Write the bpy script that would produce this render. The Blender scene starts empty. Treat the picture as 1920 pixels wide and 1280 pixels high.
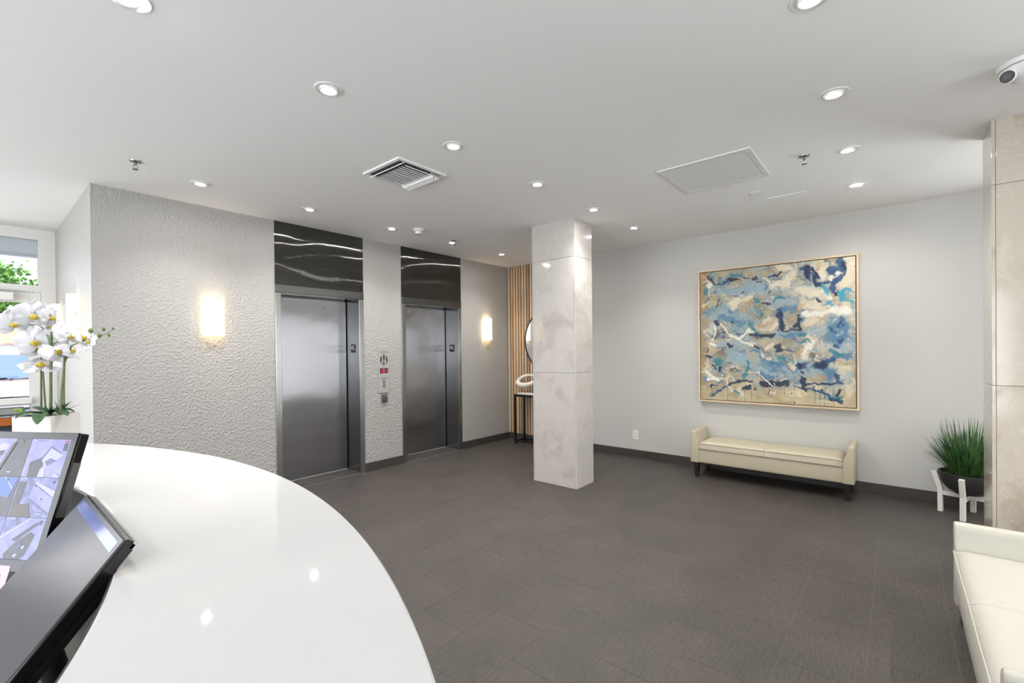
import bpy, bmesh, math, random
import numpy as np
from mathutils import Vector, Matrix
random.seed(7)
SC = bpy.context.scene
COL = SC.collection
PI = math.pi
R = math.radians

# ------------------------------------------------------------------ camera
HC = 2.916            # ceiling height
YW = 5.095            # elevator wall plane
XW = 5.97             # painting wall plane
XL = 0.664            # corner where the elevator wall turns back to the entrance
YE = 7.44             # entrance window wall plane
F_PX, CY_PX = 857.6, 661.53
yaw, pitch, roll = R(40.0334), R(-0.3237), R(-0.5498)
fw = Vector((math.cos(yaw) * math.cos(pitch), math.sin(yaw) * math.cos(pitch), math.sin(pitch)))
rt = Vector((math.sin(yaw), -math.cos(yaw), 0))
up = rt.cross(fw)
rt2 = rt * math.cos(roll) + up * math.sin(roll)
up2 = rt2.cross(fw)
cam = bpy.data.cameras.new('camera')
camo = bpy.data.objects.new('camera', cam)
COL.objects.link(camo)
M = Matrix.Identity(4)
for i in range(3):
    M[i][0], M[i][1], M[i][2] = rt2[i], up2[i], -fw[i]
M[2][3] = 1.5
camo.matrix_world = M
cam.sensor_fit = 'HORIZONTAL'
cam.sensor_width = 36
cam.lens = F_PX / 1920 * 36
cam.shift_y = (CY_PX - 640) / 1920
cam.clip_start = 0.02
SC.camera = camo

# ------------------------------------------------------------------ world, sun, added fill lamps, exposure
SC.view_settings.view_transform = 'Standard'
SC.view_settings.look = 'None'
SC.view_settings.gamma = 1
SC.view_settings.use_curve_mapping = False
SC.view_settings.exposure = 0.3
SC.cycles.use_denoising = True
SC.cycles.max_bounces = 8
SC.cycles.diffuse_bounces = 5
SC.cycles.glossy_bounces = 3
SC.cycles.use_adaptive_sampling = True
SC.cycles.adaptive_threshold = 0.08
SC.cycles.adaptive_min_samples = 16
SC.cycles.transparent_max_bounces = 8
SC.cycles.caustics_reflective = False
SC.cycles.caustics_refractive = False
SC.cycles.sample_clamp_indirect = 6

W = bpy.data.worlds.new('sky')
SC.world = W
W.use_nodes = True
wn, wl = W.node_tree.nodes, W.node_tree.links
bg = wn['Background']
tc = wn.new('ShaderNodeTexCoord')
nz = wn.new('ShaderNodeTexNoise'); nz.inputs['Scale'].default_value = 2.6; nz.inputs['Detail'].default_value = 6
rp = wn.new('ShaderNodeValToRGB')
rp.color_ramp.elements[0].position = 0.32; rp.color_ramp.elements[0].color = (0.20, 0.45, 0.95, 1)
rp.color_ramp.elements[1].position = 0.50; rp.color_ramp.elements[1].color = (0.93, 0.94, 1.0, 1)
wl.new(tc.outputs['Generated'], nz.inputs['Vector']); wl.new(nz.outputs['Fac'], rp.inputs['Fac'])
wl.new(rp.outputs['Color'], bg.inputs['Color'])
bg.inputs['Strength'].default_value = 1.3

def lamp(name, kind, loc, energy, color=(1, 1, 1), parent=None, rot=None, **kw):
    l = bpy.data.lights.new(name, kind)
    l.energy = energy; l.color = color
    for k, v in kw.items(): setattr(l, k, v)
    o = bpy.data.objects.new(name, l); COL.objects.link(o)
    o.location = loc
    if rot: o.rotation_euler = rot
    if parent: o.parent = parent
    return o

lamp('sun', 'SUN', (8, -4, 12), 4.0, (1, 0.95, 0.86), rot=(R(28), R(26), 0), angle=R(1))
# added area lamps brighten the room from unseen windows and inside the entrance
FILL = 1.0
lamp('fill_rear', 'AREA', (0.98, -3.44, 1.35), 60 * FILL, (0.96, 0.98, 1.0), rot=(R(90), 0, 0), shape='RECTANGLE', size=2.8, size_y=2.3)
lamp('fill_right', 'AREA', (5.90, -2.25, 1.35), 82 * FILL, (0.96, 0.98, 1.0), rot=(R(90), 0, R(90)), shape='RECTANGLE', size=1.8, size_y=2.3)
lamp('fill_side', 'AREA', (-3.94, 2.2, 1.35), 225 * FILL, (0.96, 0.98, 1.0), rot=(R(90), 0, R(-90)), shape='RECTANGLE', size=7.6, size_y=2.3)
lamp('fill_entry', 'AREA', (-1.2, YE - 0.02, 1.35), 40 * FILL, (0.95, 0.98, 1.0), rot=(R(-90), 0, 0), shape='RECTANGLE', size=2.6, size_y=2.4)

# ------------------------------------------------------------------ mesh helpers
ORG = {}      # object name -> world origin

class MB:
    """collects shapes given in world space, linked as ONE mesh object"""
    def __init__(self): self.v = []; self.f = []; self.uvs = None
    def add(self, vs, fs):
        o = len(self.v)
        self.v += [tuple(p) for p in vs]
        self.f += [tuple(i + o for i in q) for q in fs]
        return self
    def bm(self, b, T=None):
        b.verts.ensure_lookup_table(); b.verts.index_update()
        vs = [(T @ v.co) if T else v.co for v in b.verts]
        self.add(vs, [[v.index for v in q.verts] for q in b.faces])
        b.free(); return self
    def box(self, x0, x1, y0, y1, z0, z1, bevel=0, seg=2, T=None):
        b = bmesh.new(); bmesh.ops.create_cube(b, size=1)
        for v in b.verts:
            v.co = Vector(((x0 + x1) / 2 + v.co.x * (x1 - x0), (y0 + y1) / 2 + v.co.y * (y1 - y0), (z0 + z1) / 2 + v.co.z * (z1 - z0)))
        if bevel:
            bmesh.ops.bevel(b, geom=b.edges[:], offset=bevel, segments=seg, profile=0.5, affect='EDGES')
        return self.bm(b, T)
    def lathe(self, c, prof, n=24, cap=True, T=None, a0=0, a1=2 * PI):
        """prof: list of (r, z) bottom to top around the vertical axis at c"""
        full = abs(a1 - a0 - 2 * PI) < 1e-6
        m = n if full else n + 1
        vs = []
        for r, z in prof:
            for i in range(m):
                a = a0 + (a1 - a0) * i / n
                p = Vector((c[0] + r * math.cos(a), c[1] + r * math.sin(a), c[2] + z))
                vs.append(T @ p if T else p)
        fs = []
        for j in range(len(prof) - 1):
            for i in range(n):
                k = (i + 1) % m
                fs.append((j * m + i, j * m + k, (j + 1) * m + k, (j + 1) * m + i))
        if cap and full:
            fs.append(tuple(range(m))[::-1]); fs.append(tuple((len(prof) - 1) * m + i for i in range(m)))
        return self.add(vs, fs)
    def tube(self, pts, r, n=8):
        pts = [Vector(p) for p in pts]
        rs = r if isinstance(r, (list, tuple)) else [r] * len(pts)
        vs = []; ref = None
        for i, p in enumerate(pts):
            t = (pts[min(i + 1, len(pts) - 1)] - pts[max(i - 1, 0)]).normalized()
            if ref is None:
                ref = Vector((0, 0, 1)) if abs(t.z) < 0.9 else Vector((1, 0, 0))
            a = t.cross(ref).normalized(); b = t.cross(a).normalized(); ref = -b if False else a.cross(t)
            for k in range(n):
                w = 2 * PI * k / n
                vs.append(p + (a * math.cos(w) + b * math.sin(w)) * rs[i])
        fs = [(i * n + k, i * n + (k + 1) % n, (i + 1) * n + (k + 1) % n, (i + 1) * n + k) for i in range(len(pts) - 1) for k in range(n)]
        fs.append(tuple(range(n))[::-1]); fs.append(tuple((len(pts) - 1) * n + k for k in range(n)))
        return self.add(vs, fs)
    def prism(self, poly, axis, a0, a1, bevel=0, T=None):
        """poly of (u, w) pairs extruded along axis from a0 to a1; axis 'x': (y,z), 'y': (x,z), 'z': (x,y)"""
        def P(u, w, a):
            return Vector({'x': (a, u, w), 'y': (u, a, w), 'z': (u, w, a)}[axis])
        n = len(poly)
        vs = [P(u, w, a0) for u, w in poly] + [P(u, w, a1) for u, w in poly]
        fs = [tuple(range(n))[::-1], tuple(range(n, 2 * n))] + [(i, (i + 1) % n, n + (i + 1) % n, n + i) for i in range(n)]
        if bevel:
            b = bmesh.new()
            bv = [b.verts.new(p) for p in vs]
            for q in fs: b.faces.new([bv[i] for i in q])
            bmesh.ops.recalc_face_normals(b, faces=b.faces[:])
            es = [e for e in b.edges if len(e.link_faces) == 2 and e.calc_face_angle(0) > 0.9]
            bmesh.ops.bevel(b, geom=es, offset=bevel, segments=3, profile=0.5, affect='EDGES')
            return self.bm(b, T)
        if T: vs = [T @ p for p in vs]
        return self.add(vs, fs)
    def ribbon(self, pts, widths, side, fold=0.0):
        """thin leaf: centre line pts, half widths, side vector; a slight V fold"""
        pts = [Vector(p) for p in pts]; side = Vector(side).normalized()
        vs = []
        for i, (p, w) in enumerate(zip(pts, widths)):
            t = (pts[min(i + 1, len(pts) - 1)] - pts[max(i - 1, 0)]).normalized()
            s = (side - t * side.dot(t)).normalized(); nrm = s.cross(t)
            vs += [p - s * w + nrm * fold * w, p, p + s * w + nrm * fold * w]
        fs = []
        for i in range(len(pts) - 1):
            a, b = i * 3, i * 3 + 3
            fs += [(a, a + 1, b + 1, b), (a + 1, a + 2, b + 2, b + 1)]
        return self.add(vs, fs)
    def build(self, name, mat, parent=None, smooth=False, angle=40, origin=None):
        me = bpy.data.meshes.new(name)
        vs = np.array([tuple(p) for p in self.v], dtype=float)
        lo, hi = vs.min(0), vs.max(0)
        org = Vector(origin) if origin is not None else Vector(((lo[0] + hi[0]) / 2, (lo[1] + hi[1]) / 2, lo[2]))
        me.from_pydata([tuple(p - np.array(org)) for p in vs], [], self.f)
        b = bmesh.new(); b.from_mesh(me)
        bmesh.ops.recalc_face_normals(b, faces=b.faces[:])
        b.to_mesh(me); b.free()
        if mat: me.materials.append(mat)
        if smooth:
            for p in me.polygons: p.use_smooth = True
            if angle < 180:
                try: me.set_sharp_from_angle(angle=R(angle))
                except Exception: pass
        o = bpy.data.objects.new(name, me); COL.objects.link(o)
        ORG[o.name] = org
        if parent is not None:
            o.parent = parent; o.location = org - ORG[parent.name]
        else: o.location = org
        return o

def tag(o, label=None, cat=None, group=None, kind=None):
    if label: o['label'] = label
    if cat: o['category'] = cat
    if group: o['group'] = group
    if kind: o['kind'] = kind
    return o

def thing(name, loc, label, cat, group=None):
    o = bpy.data.objects.new(name, None); COL.objects.link(o)
    o.empty_display_size = 0.1
    o.location = loc; ORG[o.name] = Vector(loc)
    return tag(o, label, cat, group)

def struct(name, mb, mat, **k): return tag(mb.build(name, mat, **k), kind='structure')

def kids(o): return [c for c in bpy.data.objects if c.parent == o]
def dup(root, loc, rz=0, label=None):
    def rec(o, par):
        c = o.copy(); COL.objects.link(c); c.parent = par
        if o.type == 'LIGHT': pass
        for ch in kids(o): rec(ch, c)
        return c
    r = rec(root, None)
    r.location = loc; r.rotation_euler = (0, 0, rz); ORG[r.name] = Vector(loc)
    if label: r['label'] = label
    return r

def text_mesh(mb, s, size, T, depth=0.0005):
    """lettering as mesh, laid in the local XY plane of T, centred"""
    cu = bpy.data.curves.new('lettering', 'FONT'); cu.body = s; cu.size = size
    cu.align_x = 'CENTER'; cu.align_y = 'CENTER'; cu.extrude = depth; cu.resolution_u = 3
    o = bpy.data.objects.new('lettering', cu); COL.objects.link(o)
    bpy.context.view_layer.update()
    me = bpy.data.meshes.new_from_object(o.evaluated_get(bpy.context.evaluated_depsgraph_get()))
    mb.add([T @ v.co for v in me.vertices], [tuple(p.vertices) for p in me.polygons])
    bpy.data.objects.remove(o); bpy.data.curves.remove(cu); bpy.data.meshes.remove(me)

def frame_T(o, x, y, z):
    m = Matrix.Identity(4)
    for i in range(3): m[i][0], m[i][1], m[i][2], m[i][3] = x[i], y[i], z[i], o[i]
    return m

# ------------------------------------------------------------------ materials
def s2l(c): return tuple(((x / 255) / 12.92 if x / 255 <= 0.04045 else ((x / 255 + 0.055) / 1.055) ** 2.4) for x in c)

class NT:
    def __init__(self, name):
        self.m = bpy.data.materials.new(name); self.m.use_nodes = True
        self.n = self.m.node_tree.nodes; self.l = self.m.node_tree.links
        self.b = self.n['Principled BSDF']; self.out = self.n['Material Output']
    def __call__(self, t, **kw):
        nd = self.n.new('ShaderNode' + t)
        for k, v in kw.items():
            if k in nd.inputs.keys(): nd.inputs[k].default_value = v
            else: setattr(nd, k, v)
        return nd
    def link(self, a, b): self.l.new(a, b)
    def coord(self, scale=(1, 1, 1), kind='Object'):
        c = self('TexCoord'); mp = self('Mapping'); mp.inputs['Scale'].default_value = scale
        if kind == 'World':
            g = self('NewGeometry'); self.link(g.outputs['Position'], mp.inputs['Vector'])
        else: self.link(c.outputs[kind], mp.inputs['Vector'])
        return mp.outputs['Vector']
    def ramp(self, fac, stops):
        r = self('ValToRGB'); e = r.color_ramp.elements
        while len(e) < len(stops): e.new(0.5)
        for el, (p, c) in zip(e, stops): el.position = p; el.color = (*c, 1)
        self.link(fac, r.inputs['Fac']); return r.outputs['Color']
    def bump(self, h, strength, dist):
        bp = self('Bump', Strength=strength, Distance=dist); self.link(h, bp.inputs['Height'])
        self.link(bp.outputs['Normal'], self.b.inputs['Normal'])

def plain(name, rgb, rough=0.5, metal=0.0, spec=0.5, emit=None, estr=0, noise=0.0, nscale=8, coat=0):
    t = NT(name); c = s2l(rgb)
    t.b.inputs['Base Color'].default_value = (*c, 1)
    t.b.inputs['Roughness'].default_value = rough; t.b.inputs['Metallic'].default_value = metal
    t.b.inputs['Specular IOR Level'].default_value = spec
    t.b.inputs['Coat Weight'].default_value = coat
    if emit:
        t.b.inputs['Emission Color'].default_value = (*s2l(emit), 1); t.b.inputs['Emission Strength'].default_value = estr
    if noise:
        n = t('TexNoise', Scale=nscale, Detail=4); t.link(t.coord(), n.inputs['Vector'])
        col = t.ramp(n.outputs['Fac'], [(0.3, tuple(x * (1 - noise) for x in c)), (0.7, tuple(min(1, x * (1 + noise)) for x in c))])
        t.link(col, t.b.inputs['Base Color'])
    return t.m

def m_textured_wall():
    t = NT('embossed_wallpaper')
    t.b.inputs['Base Color'].default_value = (*s2l((173, 171, 167)), 1)
    t.b.inputs['Roughness'].default_value = 0.42; t.b.inputs['Specular IOR Level'].default_value = 0.45
    v = t('TexVoronoi', Scale=1.0); v.feature = 'SMOOTH_F1'; v.inputs['Smoothness'].default_value = 0.6
    nz = t('TexNoise', Scale=9, Detail=2); t.link(t.coord(kind='World'), nz.inputs['Vector'])
    mx = t('MixRGB', blend_type='ADD', Fac=0.5)
    t.link(t.coord((52, 52, 52), 'World'), mx.inputs['Color1']); t.link(nz.outputs['Color'], mx.inputs['Color2'])
    t.link(mx.outputs['Color'], v.inputs['Vector'])
    n2 = t('TexNoise', Scale=1, Detail=1); t.link(t.coord((120, 120, 7), 'World'), n2.inputs['Vector'])
    ad = t('Math', operation='MULTIPLY_ADD'); ad.inputs[1].default_value = 0.55
    t.link(n2.outputs['Fac'], ad.inputs[0]); t.link(v.outputs['Distance'], ad.inputs[2])
    t.bump(ad.outputs[0], 0.75, 0.0075)
    return t.m

def m_marble(name, base, dark, light, scale=2.2):
    t = NT(name)
    co = t.coord((1, 1, 1), 'World')
    oi = t('ObjectInfo'); ad = t('VectorMath', operation='ADD'); ms = t('VectorMath', operation='SCALE'); ms.inputs['Scale'].default_value = 7
    cx = t('CombineXYZ'); t.link(oi.outputs['Random'], cx.inputs['X']); t.link(oi.outputs['Random'], cx.inputs['Z'])
    t.link(cx.outputs[0], ms.inputs[0]); t.link(co, ad.inputs[0]); t.link(ms.outputs[0], ad.inputs[1])
    n1 = t('TexNoise', Scale=scale, Detail=9, Roughness=0.62, Distortion=1.1); t.link(ad.outputs[0], n1.inputs['Vector'])
    col = t.ramp(n1.outputs['Fac'], [(0.30, s2l(dark)), (0.47, s2l(base)), (0.60, s2l(base)), (0.74, s2l(light))])
    n2 = t('TexNoise', Scale=scale * 1.4, Detail=8, Roughness=0.6, Distortion=2.2); t.link(ad.outputs[0], n2.inputs['Vector'])
    vein = t.ramp(n2.outputs['Fac'], [(0.485, (0, 0, 0)), (0.5, (1, 1, 1)), (0.515, (0, 0, 0))])
    mx = t('MixRGB'); mx.inputs['Color2'].default_value = (*s2l(light), 1)
    mu = t('Math', operation='MULTIPLY'); mu.inputs[1].default_value = 0.45
    t.link(vein, mu.inputs[0]); t.link(mu.outputs[0], mx.inputs['Fac']); t.link(col, mx.inputs['Color1'])
    t.link(mx.outputs['Color'], t.b.inputs['Base Color'])
    t.b.inputs['Roughness'].default_value = 0.09; t.b.inputs['Specular IOR Level'].default_value = 0.5
    return t.m

def m_tile():
    t = NT('ribbed_porcelain')
    oi = t('ObjectInfo')
    n1 = t('TexNoise', Scale=3, Detail=5); t.link(t.coord(kind='World'), n1.inputs['Vector'])
    n3 = t('TexNoise', Scale=1, Detail=2); t.link(t.coord((16, 130, 16), 'World'), n3.inputs['Vector'])
    mxa = t('Math', operation='MULTIPLY_ADD'); mxa.inputs[1].default_value = 0.10; t.link(oi.outputs['Random'], mxa.inputs[0]); t.link(n1.outputs['Fac'], mxa.inputs[2])
    col = t.ramp(mxa.outputs[0], [(0.35, s2l((65, 60, 56))), (0.75, s2l((75, 69, 65)))])
    mm = t('MixRGB', blend_type='MULTIPLY'); mm.inputs['Fac'].default_value = 0.9
    gr = t.ramp(n3.outputs['Fac'], [(0.32, (0.62, 0.62, 0.62)), (0.62, (1.12, 1.12, 1.12))])
    t.link(col, mm.inputs['Color1']); t.link(gr, mm.inputs['Color2']); t.link(mm.outputs['Color'], t.b.inputs['Base Color'])
    t.b.inputs['Roughness'].default_value = 0.5; t.b.inputs['Specular IOR Level'].default_value = 0.45
    t.bump(n3.outputs['Fac'], 0.5, 0.004)
    return t.m

def m_brushed(name, rgb, rough, spread, wave, wscale=1.6):
    """vertical grain metal: reflections smear sideways; a faint oil-can waviness bends them"""
    t = NT(name)
    t.b.inputs['Base Color'].default_value = (*s2l(rgb), 1)
    t.b.inputs['Metallic'].default_value = 1; t.b.inputs['Roughness'].default_value = rough
    g = t('NewGeometry')
    tg = t('VectorMath', operation='CROSS_PRODUCT'); t.link(g.outputs['Normal'], tg.inputs[0]); tg.inputs[1].default_value = (0, 0, 1)
    wnz = t('TexNoise', Scale=1, Detail=1); t.link(t.coord((2300, 2300, 2300), 'World'), wnz.inputs['Vector'])
    s = t('Math', operation='SUBTRACT'); s.inputs[1].default_value = 0.5; t.link(wnz.outputs['Fac'], s.inputs[0])
    s2 = t('Math', operation='MULTIPLY'); s2.inputs[1].default_value = spread; t.link(s.outputs[0], s2.inputs[0])
    a = t('VectorMath', operation='SCALE'); t.link(tg.outputs[0], a.inputs[0]); t.link(s2.outputs[0], a.inputs['Scale'])
    ad = t('VectorMath', operation='ADD'); t.link(g.outputs['Normal'], ad.inputs[0]); t.link(a.outputs[0], ad.inputs[1])
    lf = t('TexNoise', Scale=wscale, Detail=1.5, Distortion=0.4); t.link(t.coord((1, 1, 1.6), 'World'), lf.inputs['Vector'])
    q = t('Math', operation='SUBTRACT'); q.inputs[1].default_value = 0.5; t.link(lf.outputs['Fac'], q.inputs[0])
    q2 = t('Math', operation='MULTIPLY'); q2.inputs[1].default_value = wave; t.link(q.outputs[0], q2.inputs[0])
    cz = t('CombineXYZ'); t.link(q2.outputs[0], cz.inputs['Z'])
    ad2 = t('VectorMath', operation='ADD'); t.link(ad.outputs[0], ad2.inputs[0]); t.link(cz.outputs[0], ad2.inputs[1])
    nn = t('VectorMath', operation='NORMALIZE'); t.link(ad2.outputs[0], nn.inputs[0])
    t.link(nn.outputs[0], t.b.inputs['Normal'])
    return t.m

def m_wood(name, stops, scale=(14, 14, 0.8), rough=0.5, rnd=0.5):
    t = NT(name); oi = t('ObjectInfo')
    n = t('TexNoise', Scale=1, Detail=5, Distortion=0.6)
    ad = t('VectorMath', operation='ADD'); cx = t('CombineXYZ'); sc = t('Math', operation='MULTIPLY'); sc.inputs[1].default_value = 40
    t.link(oi.outputs['Random'], sc.inputs[0]); t.link(sc.outputs[0], cx.inputs['X']); t.link(t.coord(scale), ad.inputs[0]); t.link(cx.outputs[0], ad.inputs[1])
    t.link(ad.outputs[0], n.inputs['Vector'])
    m = t('Math', operation='MULTIPLY_ADD'); m.inputs[1].default_value = rnd; t.link(oi.outputs['Random'], m.inputs[0]); t.link(n.outputs['Fac'], m.inputs[2])
    t.link(t.ramp(m.outputs[0], [(p, s2l(c)) for p, c in stops]), t.b.inputs['Base Color'])
    t.b.inputs['Roughness'].default_value = rough
    return t.m

def m_glass(name='window_glass', tint=(0.96, 0.98, 0.99)):
    t = NT(name)
    tr = t('BsdfTransparent'); tr.inputs['Color'].default_value = (*tint, 1)
    gl = t('BsdfGlossy'); gl.inputs['Roughness'].default_value = 0.02
    fr = t('Fresnel', IOR=1.45); mx = t('MixShader')
    t.link(fr.outputs[0], mx.inputs[0]); t.link(tr.outputs[0], mx.inputs[1]); t.link(gl.outputs[0], mx.inputs[2])
    t.link(mx.outputs[0], t.out.inputs['Surface'])
    return t.m

def m_leather(name, rgb):
    t = NT(name); c = s2l(rgb)
    n = t('TexNoise', Scale=260, Detail=3); t.link(t.coord(), n.inputs['Vector'])
    n2 = t('TexNoise', Scale=1, Detail=3, Distortion=0.8); t.link(t.coord((3, 14, 9)), n2.inputs['Vector'])
    ad = t('Math', operation='MULTIPLY_ADD'); ad.inputs[1].default_value = 6; t.link(n2.outputs['Fac'], ad.inputs[0]); t.link(n.outputs['Fac'], ad.inputs[2])
    t.bump(ad.outputs[0], 0.35, 0.0016)
    t.b.inputs['Base Color'].default_value = (*c, 1)
    t.b.inputs['Roughness'].default_value = 0.5
    return t.m

def m_leaf(name, c0, c1, scale=30, trans=0.0):
    t = NT(name); n = t('TexNoise', Scale=scale, Detail=3); t.link(t.coord(), n.inputs['Vector'])
    t.link(t.ramp(n.outputs['Fac'], [(0.3, s2l(c0)), (0.7, s2l(c1))]), t.b.inputs['Base Color'])
    t.b.inputs['Roughness'].default_value = 0.45
    if trans: t.b.inputs['Transmission Weight'].default_value = 0; t.b.inputs['Subsurface Weight'].default_value = trans
    return t.m

MAT = dict(
    ceiling=plain('ceiling_paint', (244, 244, 243), 0.75, spec=0.3),
    wall=plain('smooth_wall_paint', (200, 199, 195), 0.6, spec=0.3),
    emboss=m_textured_wall(),
    white=plain('white_enamel', (235, 235, 233), 0.4),
    grille=plain('grille_enamel', (222, 222, 220), 0.5),
    grout=plain('grout', (106, 100, 94), 0.9),
    tile=m_tile(),
    base=plain('baseboard_tile', (66, 62, 58), 0.4, noise=0.12),
    marble=m_marble('column_marble', (197, 192, 186), (178, 172, 165), (214, 211, 206)),
    marble2=m_marble('pillar_marble', (190, 182, 169), (162, 147, 129), (208, 201, 189), 1.7),
    steel=m_brushed('door_steel', (160, 160, 162), 0.12, 1.9, 0.06, 2.2),
    frame_steel=m_brushed('frame_steel', (160, 160, 160), 0.22, 0.8, 0.02, 3),
    header=m_brushed('dark_header_steel', (94, 94, 92), 0.06, 2.0, 0.12, 1.5),
    head_steel=m_brushed('head_steel', (120, 120, 118), 0.2, 0.5, 0.02, 3),
    black=plain('black_metal', (16, 16, 17), 0.35),
    blackgloss=plain('black_plastic', (14, 14, 15), 0.18),
    darkplastic=plain('dark_plastic', (44, 44, 46), 0.35),
    gasket=plain('door_seam', (12, 12, 12), 0.8),
    quartz=plain('white_quartz', (212, 212, 212), 0.03, spec=0.5),
    desk_panel=plain('desk_panel', (225, 224, 222), 0.4),
    desk_dark=plain('desk_dark_laminate', (52, 51, 50), 0.25),
    desk_top=plain('worktop_laminate', (104, 102, 98), 0.35),
    slat=m_wood('slat_wood', [(0.35, (146, 112, 86)), (0.60, (190, 152, 116)), (0.80, (218, 184, 146)), (1.0, (196, 176, 154))], rnd=.6),
    slat_back=plain('slat_backing', (40, 32, 27), 0.9),
    maple=m_wood('maple_frame', [(0.3, (206, 178, 144)), (0.9, (232, 210, 180))], (6, 6, 6), 0.4, 0.2),
    mirror=plain('mirror_glass', (235, 235, 235), 0.015, metal=1),
    leather=m_leather('cream_leather', (188, 179, 156)),
    leather2=m_leather('ivory_leather', (176, 173, 163)),
    piping=plain('leather_piping', (170, 164, 145), 0.5),
    leg=plain('espresso_wood', (20, 16, 14), 0.4),
    whitewash=m_wood('whitewashed_wood', [(0.3, (214, 211, 204)), (0.9, (240, 238, 232))], (9, 9, 2), 0.6, 0.2),
    bowl=plain('charcoal_ceramic', (46, 45, 46), 0.45, noise=0.2, nscale=20),
    moss=plain('moss', (84, 82, 40), 0.95, noise=0.5, nscale=60),
    grass=m_leaf('grass_blades', (20, 54, 28), (82, 126, 66), 14),
    pot=plain('white_ceramic', (200, 197, 191), 0.35),
    petal=plain('orchid_petal', (204, 204, 208), 0.5),
    lip=plain('orchid_lip', (186, 164, 42), 0.5, noise=0.35, nscale=90),
    stem=plain('orchid_stem', (92, 106, 66), 0.5, noise=0.3, nscale=60),
    bud=plain('orchid_bud', (88, 112, 46), 0.5),
    leaf=m_leaf('orchid_leaf', (30, 62, 36), (66, 104, 62), 22),
    lime=m_leaf('lime_succulent', (120, 168, 20), (178, 212, 60), 40),
    frost=plain('sconce_glass', (250, 240, 222), 0.4, emit=(255, 226, 180), estr=2.6),
    frost_side=plain('sconce_glass_daylit', (250, 244, 232), 0.4, emit=(255, 226, 182), estr=1.4),
    lens=plain('led_lens', (255, 255, 255), 0.4, emit=(255, 252, 246), estr=410),
    lens_dim=plain('led_lens_turned', (255, 255, 255), 0.4, emit=(255, 252, 246), estr=70),
    brass=plain('chrome', (150, 150, 150), 0.25, metal=1),
    red=plain('red_display', (60, 6, 12), 0.3, emit=(215, 20, 50), estr=0.75),
    plate=plain('panel_steel', (184, 184, 182), 0.35, metal=0.25),
    ink=plain('engraving_ink', (70, 70, 70), 0.6),
    sign_black=plain('sign_black', (14, 14, 14), 0.4),
    sign_white=plain('sign_white', (232, 232, 230), 0.5),
    keypad=plain('reader_grey', (78, 78, 76), 0.5),
    glass=m_glass(),
    window_frame=plain('window_frame_white', (232, 232, 230), 0.45),
    sculpt=plain('white_stone', (232, 230, 224), 0.5),
    pink=plain('pink_note', (236, 190, 222), 0.8),
    asphalt=plain('asphalt', (120, 120, 122), 0.9, noise=0.1),
    concrete=plain('concrete', (196, 194, 190), 0.9, noise=0.06),
    canopy=plain('canopy_paint', (226, 231, 235), 0.7),
    carwhite=plain('car_paint_white', (226, 226, 228), 0.2, coat=0.5),
    carroof=plain('car_paint_mauve', (168, 142, 150), 0.25, coat=0.5),
    carglass=plain('car_glass', (150, 178, 205), 0.03, metal=1),
    orange=plain('orange_band', (250, 128, 10), 0.5),
    navy=plain('navy_plastic', (70, 76, 104), 0.4),
    stucco=plain('stucco', (226, 214, 196), 0.9),
    clay=m_wood('clay_tile', [(0.2, (196, 122, 84)), (0.9, (240, 190, 158))], (4, 4, 4), 0.8, 0.0),
    foliage=m_leaf('foliage', (72, 138, 44), (150, 204, 92), 3),
    bark=plain('bark', (92, 74, 58), 0.9),
    screen_glow=plain('screen_grey_glow', (40, 40, 42), 0.22, spec=.22, emit=(120, 120, 126), estr=0.42),  # grey glow put in for the ceiling light the screen reflects
    screen_band=plain('screen_blue_band', (60, 70, 110), 0.1, emit=(96, 108, 160), estr=0.4),
)

for _k, _m in MAT.items():
    if _k not in ('lens', 'lens_dim'): _m.cycles.emission_sampling = 'NONE'
    else: _m.cycles.emission_sampling = 'FRONT'
# ================================================================== STRUCTURE
# floor base with tiles as parts
FX0, FX1, FY0, FY1 = -4.0, XW, -3.5, YE
floor = struct('floor', MB().box(FX0 - .1, FX1 + .1, FY0 - .1, FY1 + .1, -0.12, -0.0014), MAT['grout'], origin=(0, 0, -0.12))
TW, TH, GAP = 0.5505, 0.3315, 0.0022
y_rows = []
k0 = math.floor((FY0 - 1.77) / TH)
def in_room(x, y): return not (x > XL and y > YW)
def in_view(x, y):
    dx, dy = x, y
    d = dx * math.cos(yaw) + dy * math.sin(yaw); l = dx * math.sin(yaw) - dy * math.cos(yaw)
    return d > 0.9 and abs(l) < d * 1.2 and not (x < 0.9 and y < 4.4) and x > -0.2
tiles = []
for k in range(k0, 25):
    y0, y1 = 1.77 + k * TH, 1.77 + (k + 1) * TH
    off = 1.957 if (k % 2) == 1 else 1.957 + TW / 2
    i0 = math.floor((FX0 - off) / TW)
    for i in range(i0, 20):
        x0, x1 = off + i * TW, off + (i + 1) * TW
        a0, a1, b0, b1 = max(x0, FX0), min(x1, FX1), max(y0, FY0), min(y1, FY1)
        if a1 - a0 < 0.02 or b1 - b0 < 0.02: continue
        cxm, cym = (a0 + a1) / 2, (b0 + b1) / 2
        if not in_room(cxm, cym):
            continue
        if cxm > XL and b1 > YW: b1 = YW + 0.003
        full = abs(a1 - a0 - TW) < 1e-6 and abs(b1 - b0 - TH) < 1e-6
        tiles.append((a0, a1, b0, b1, full, in_view(cxm, cym)))
seen = sorted([t for t in tiles if t[5]], key=lambda t: t[0] ** 2 + t[2] ** 2)[:300]
seenset = set(seen)
tile_me = None
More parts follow.
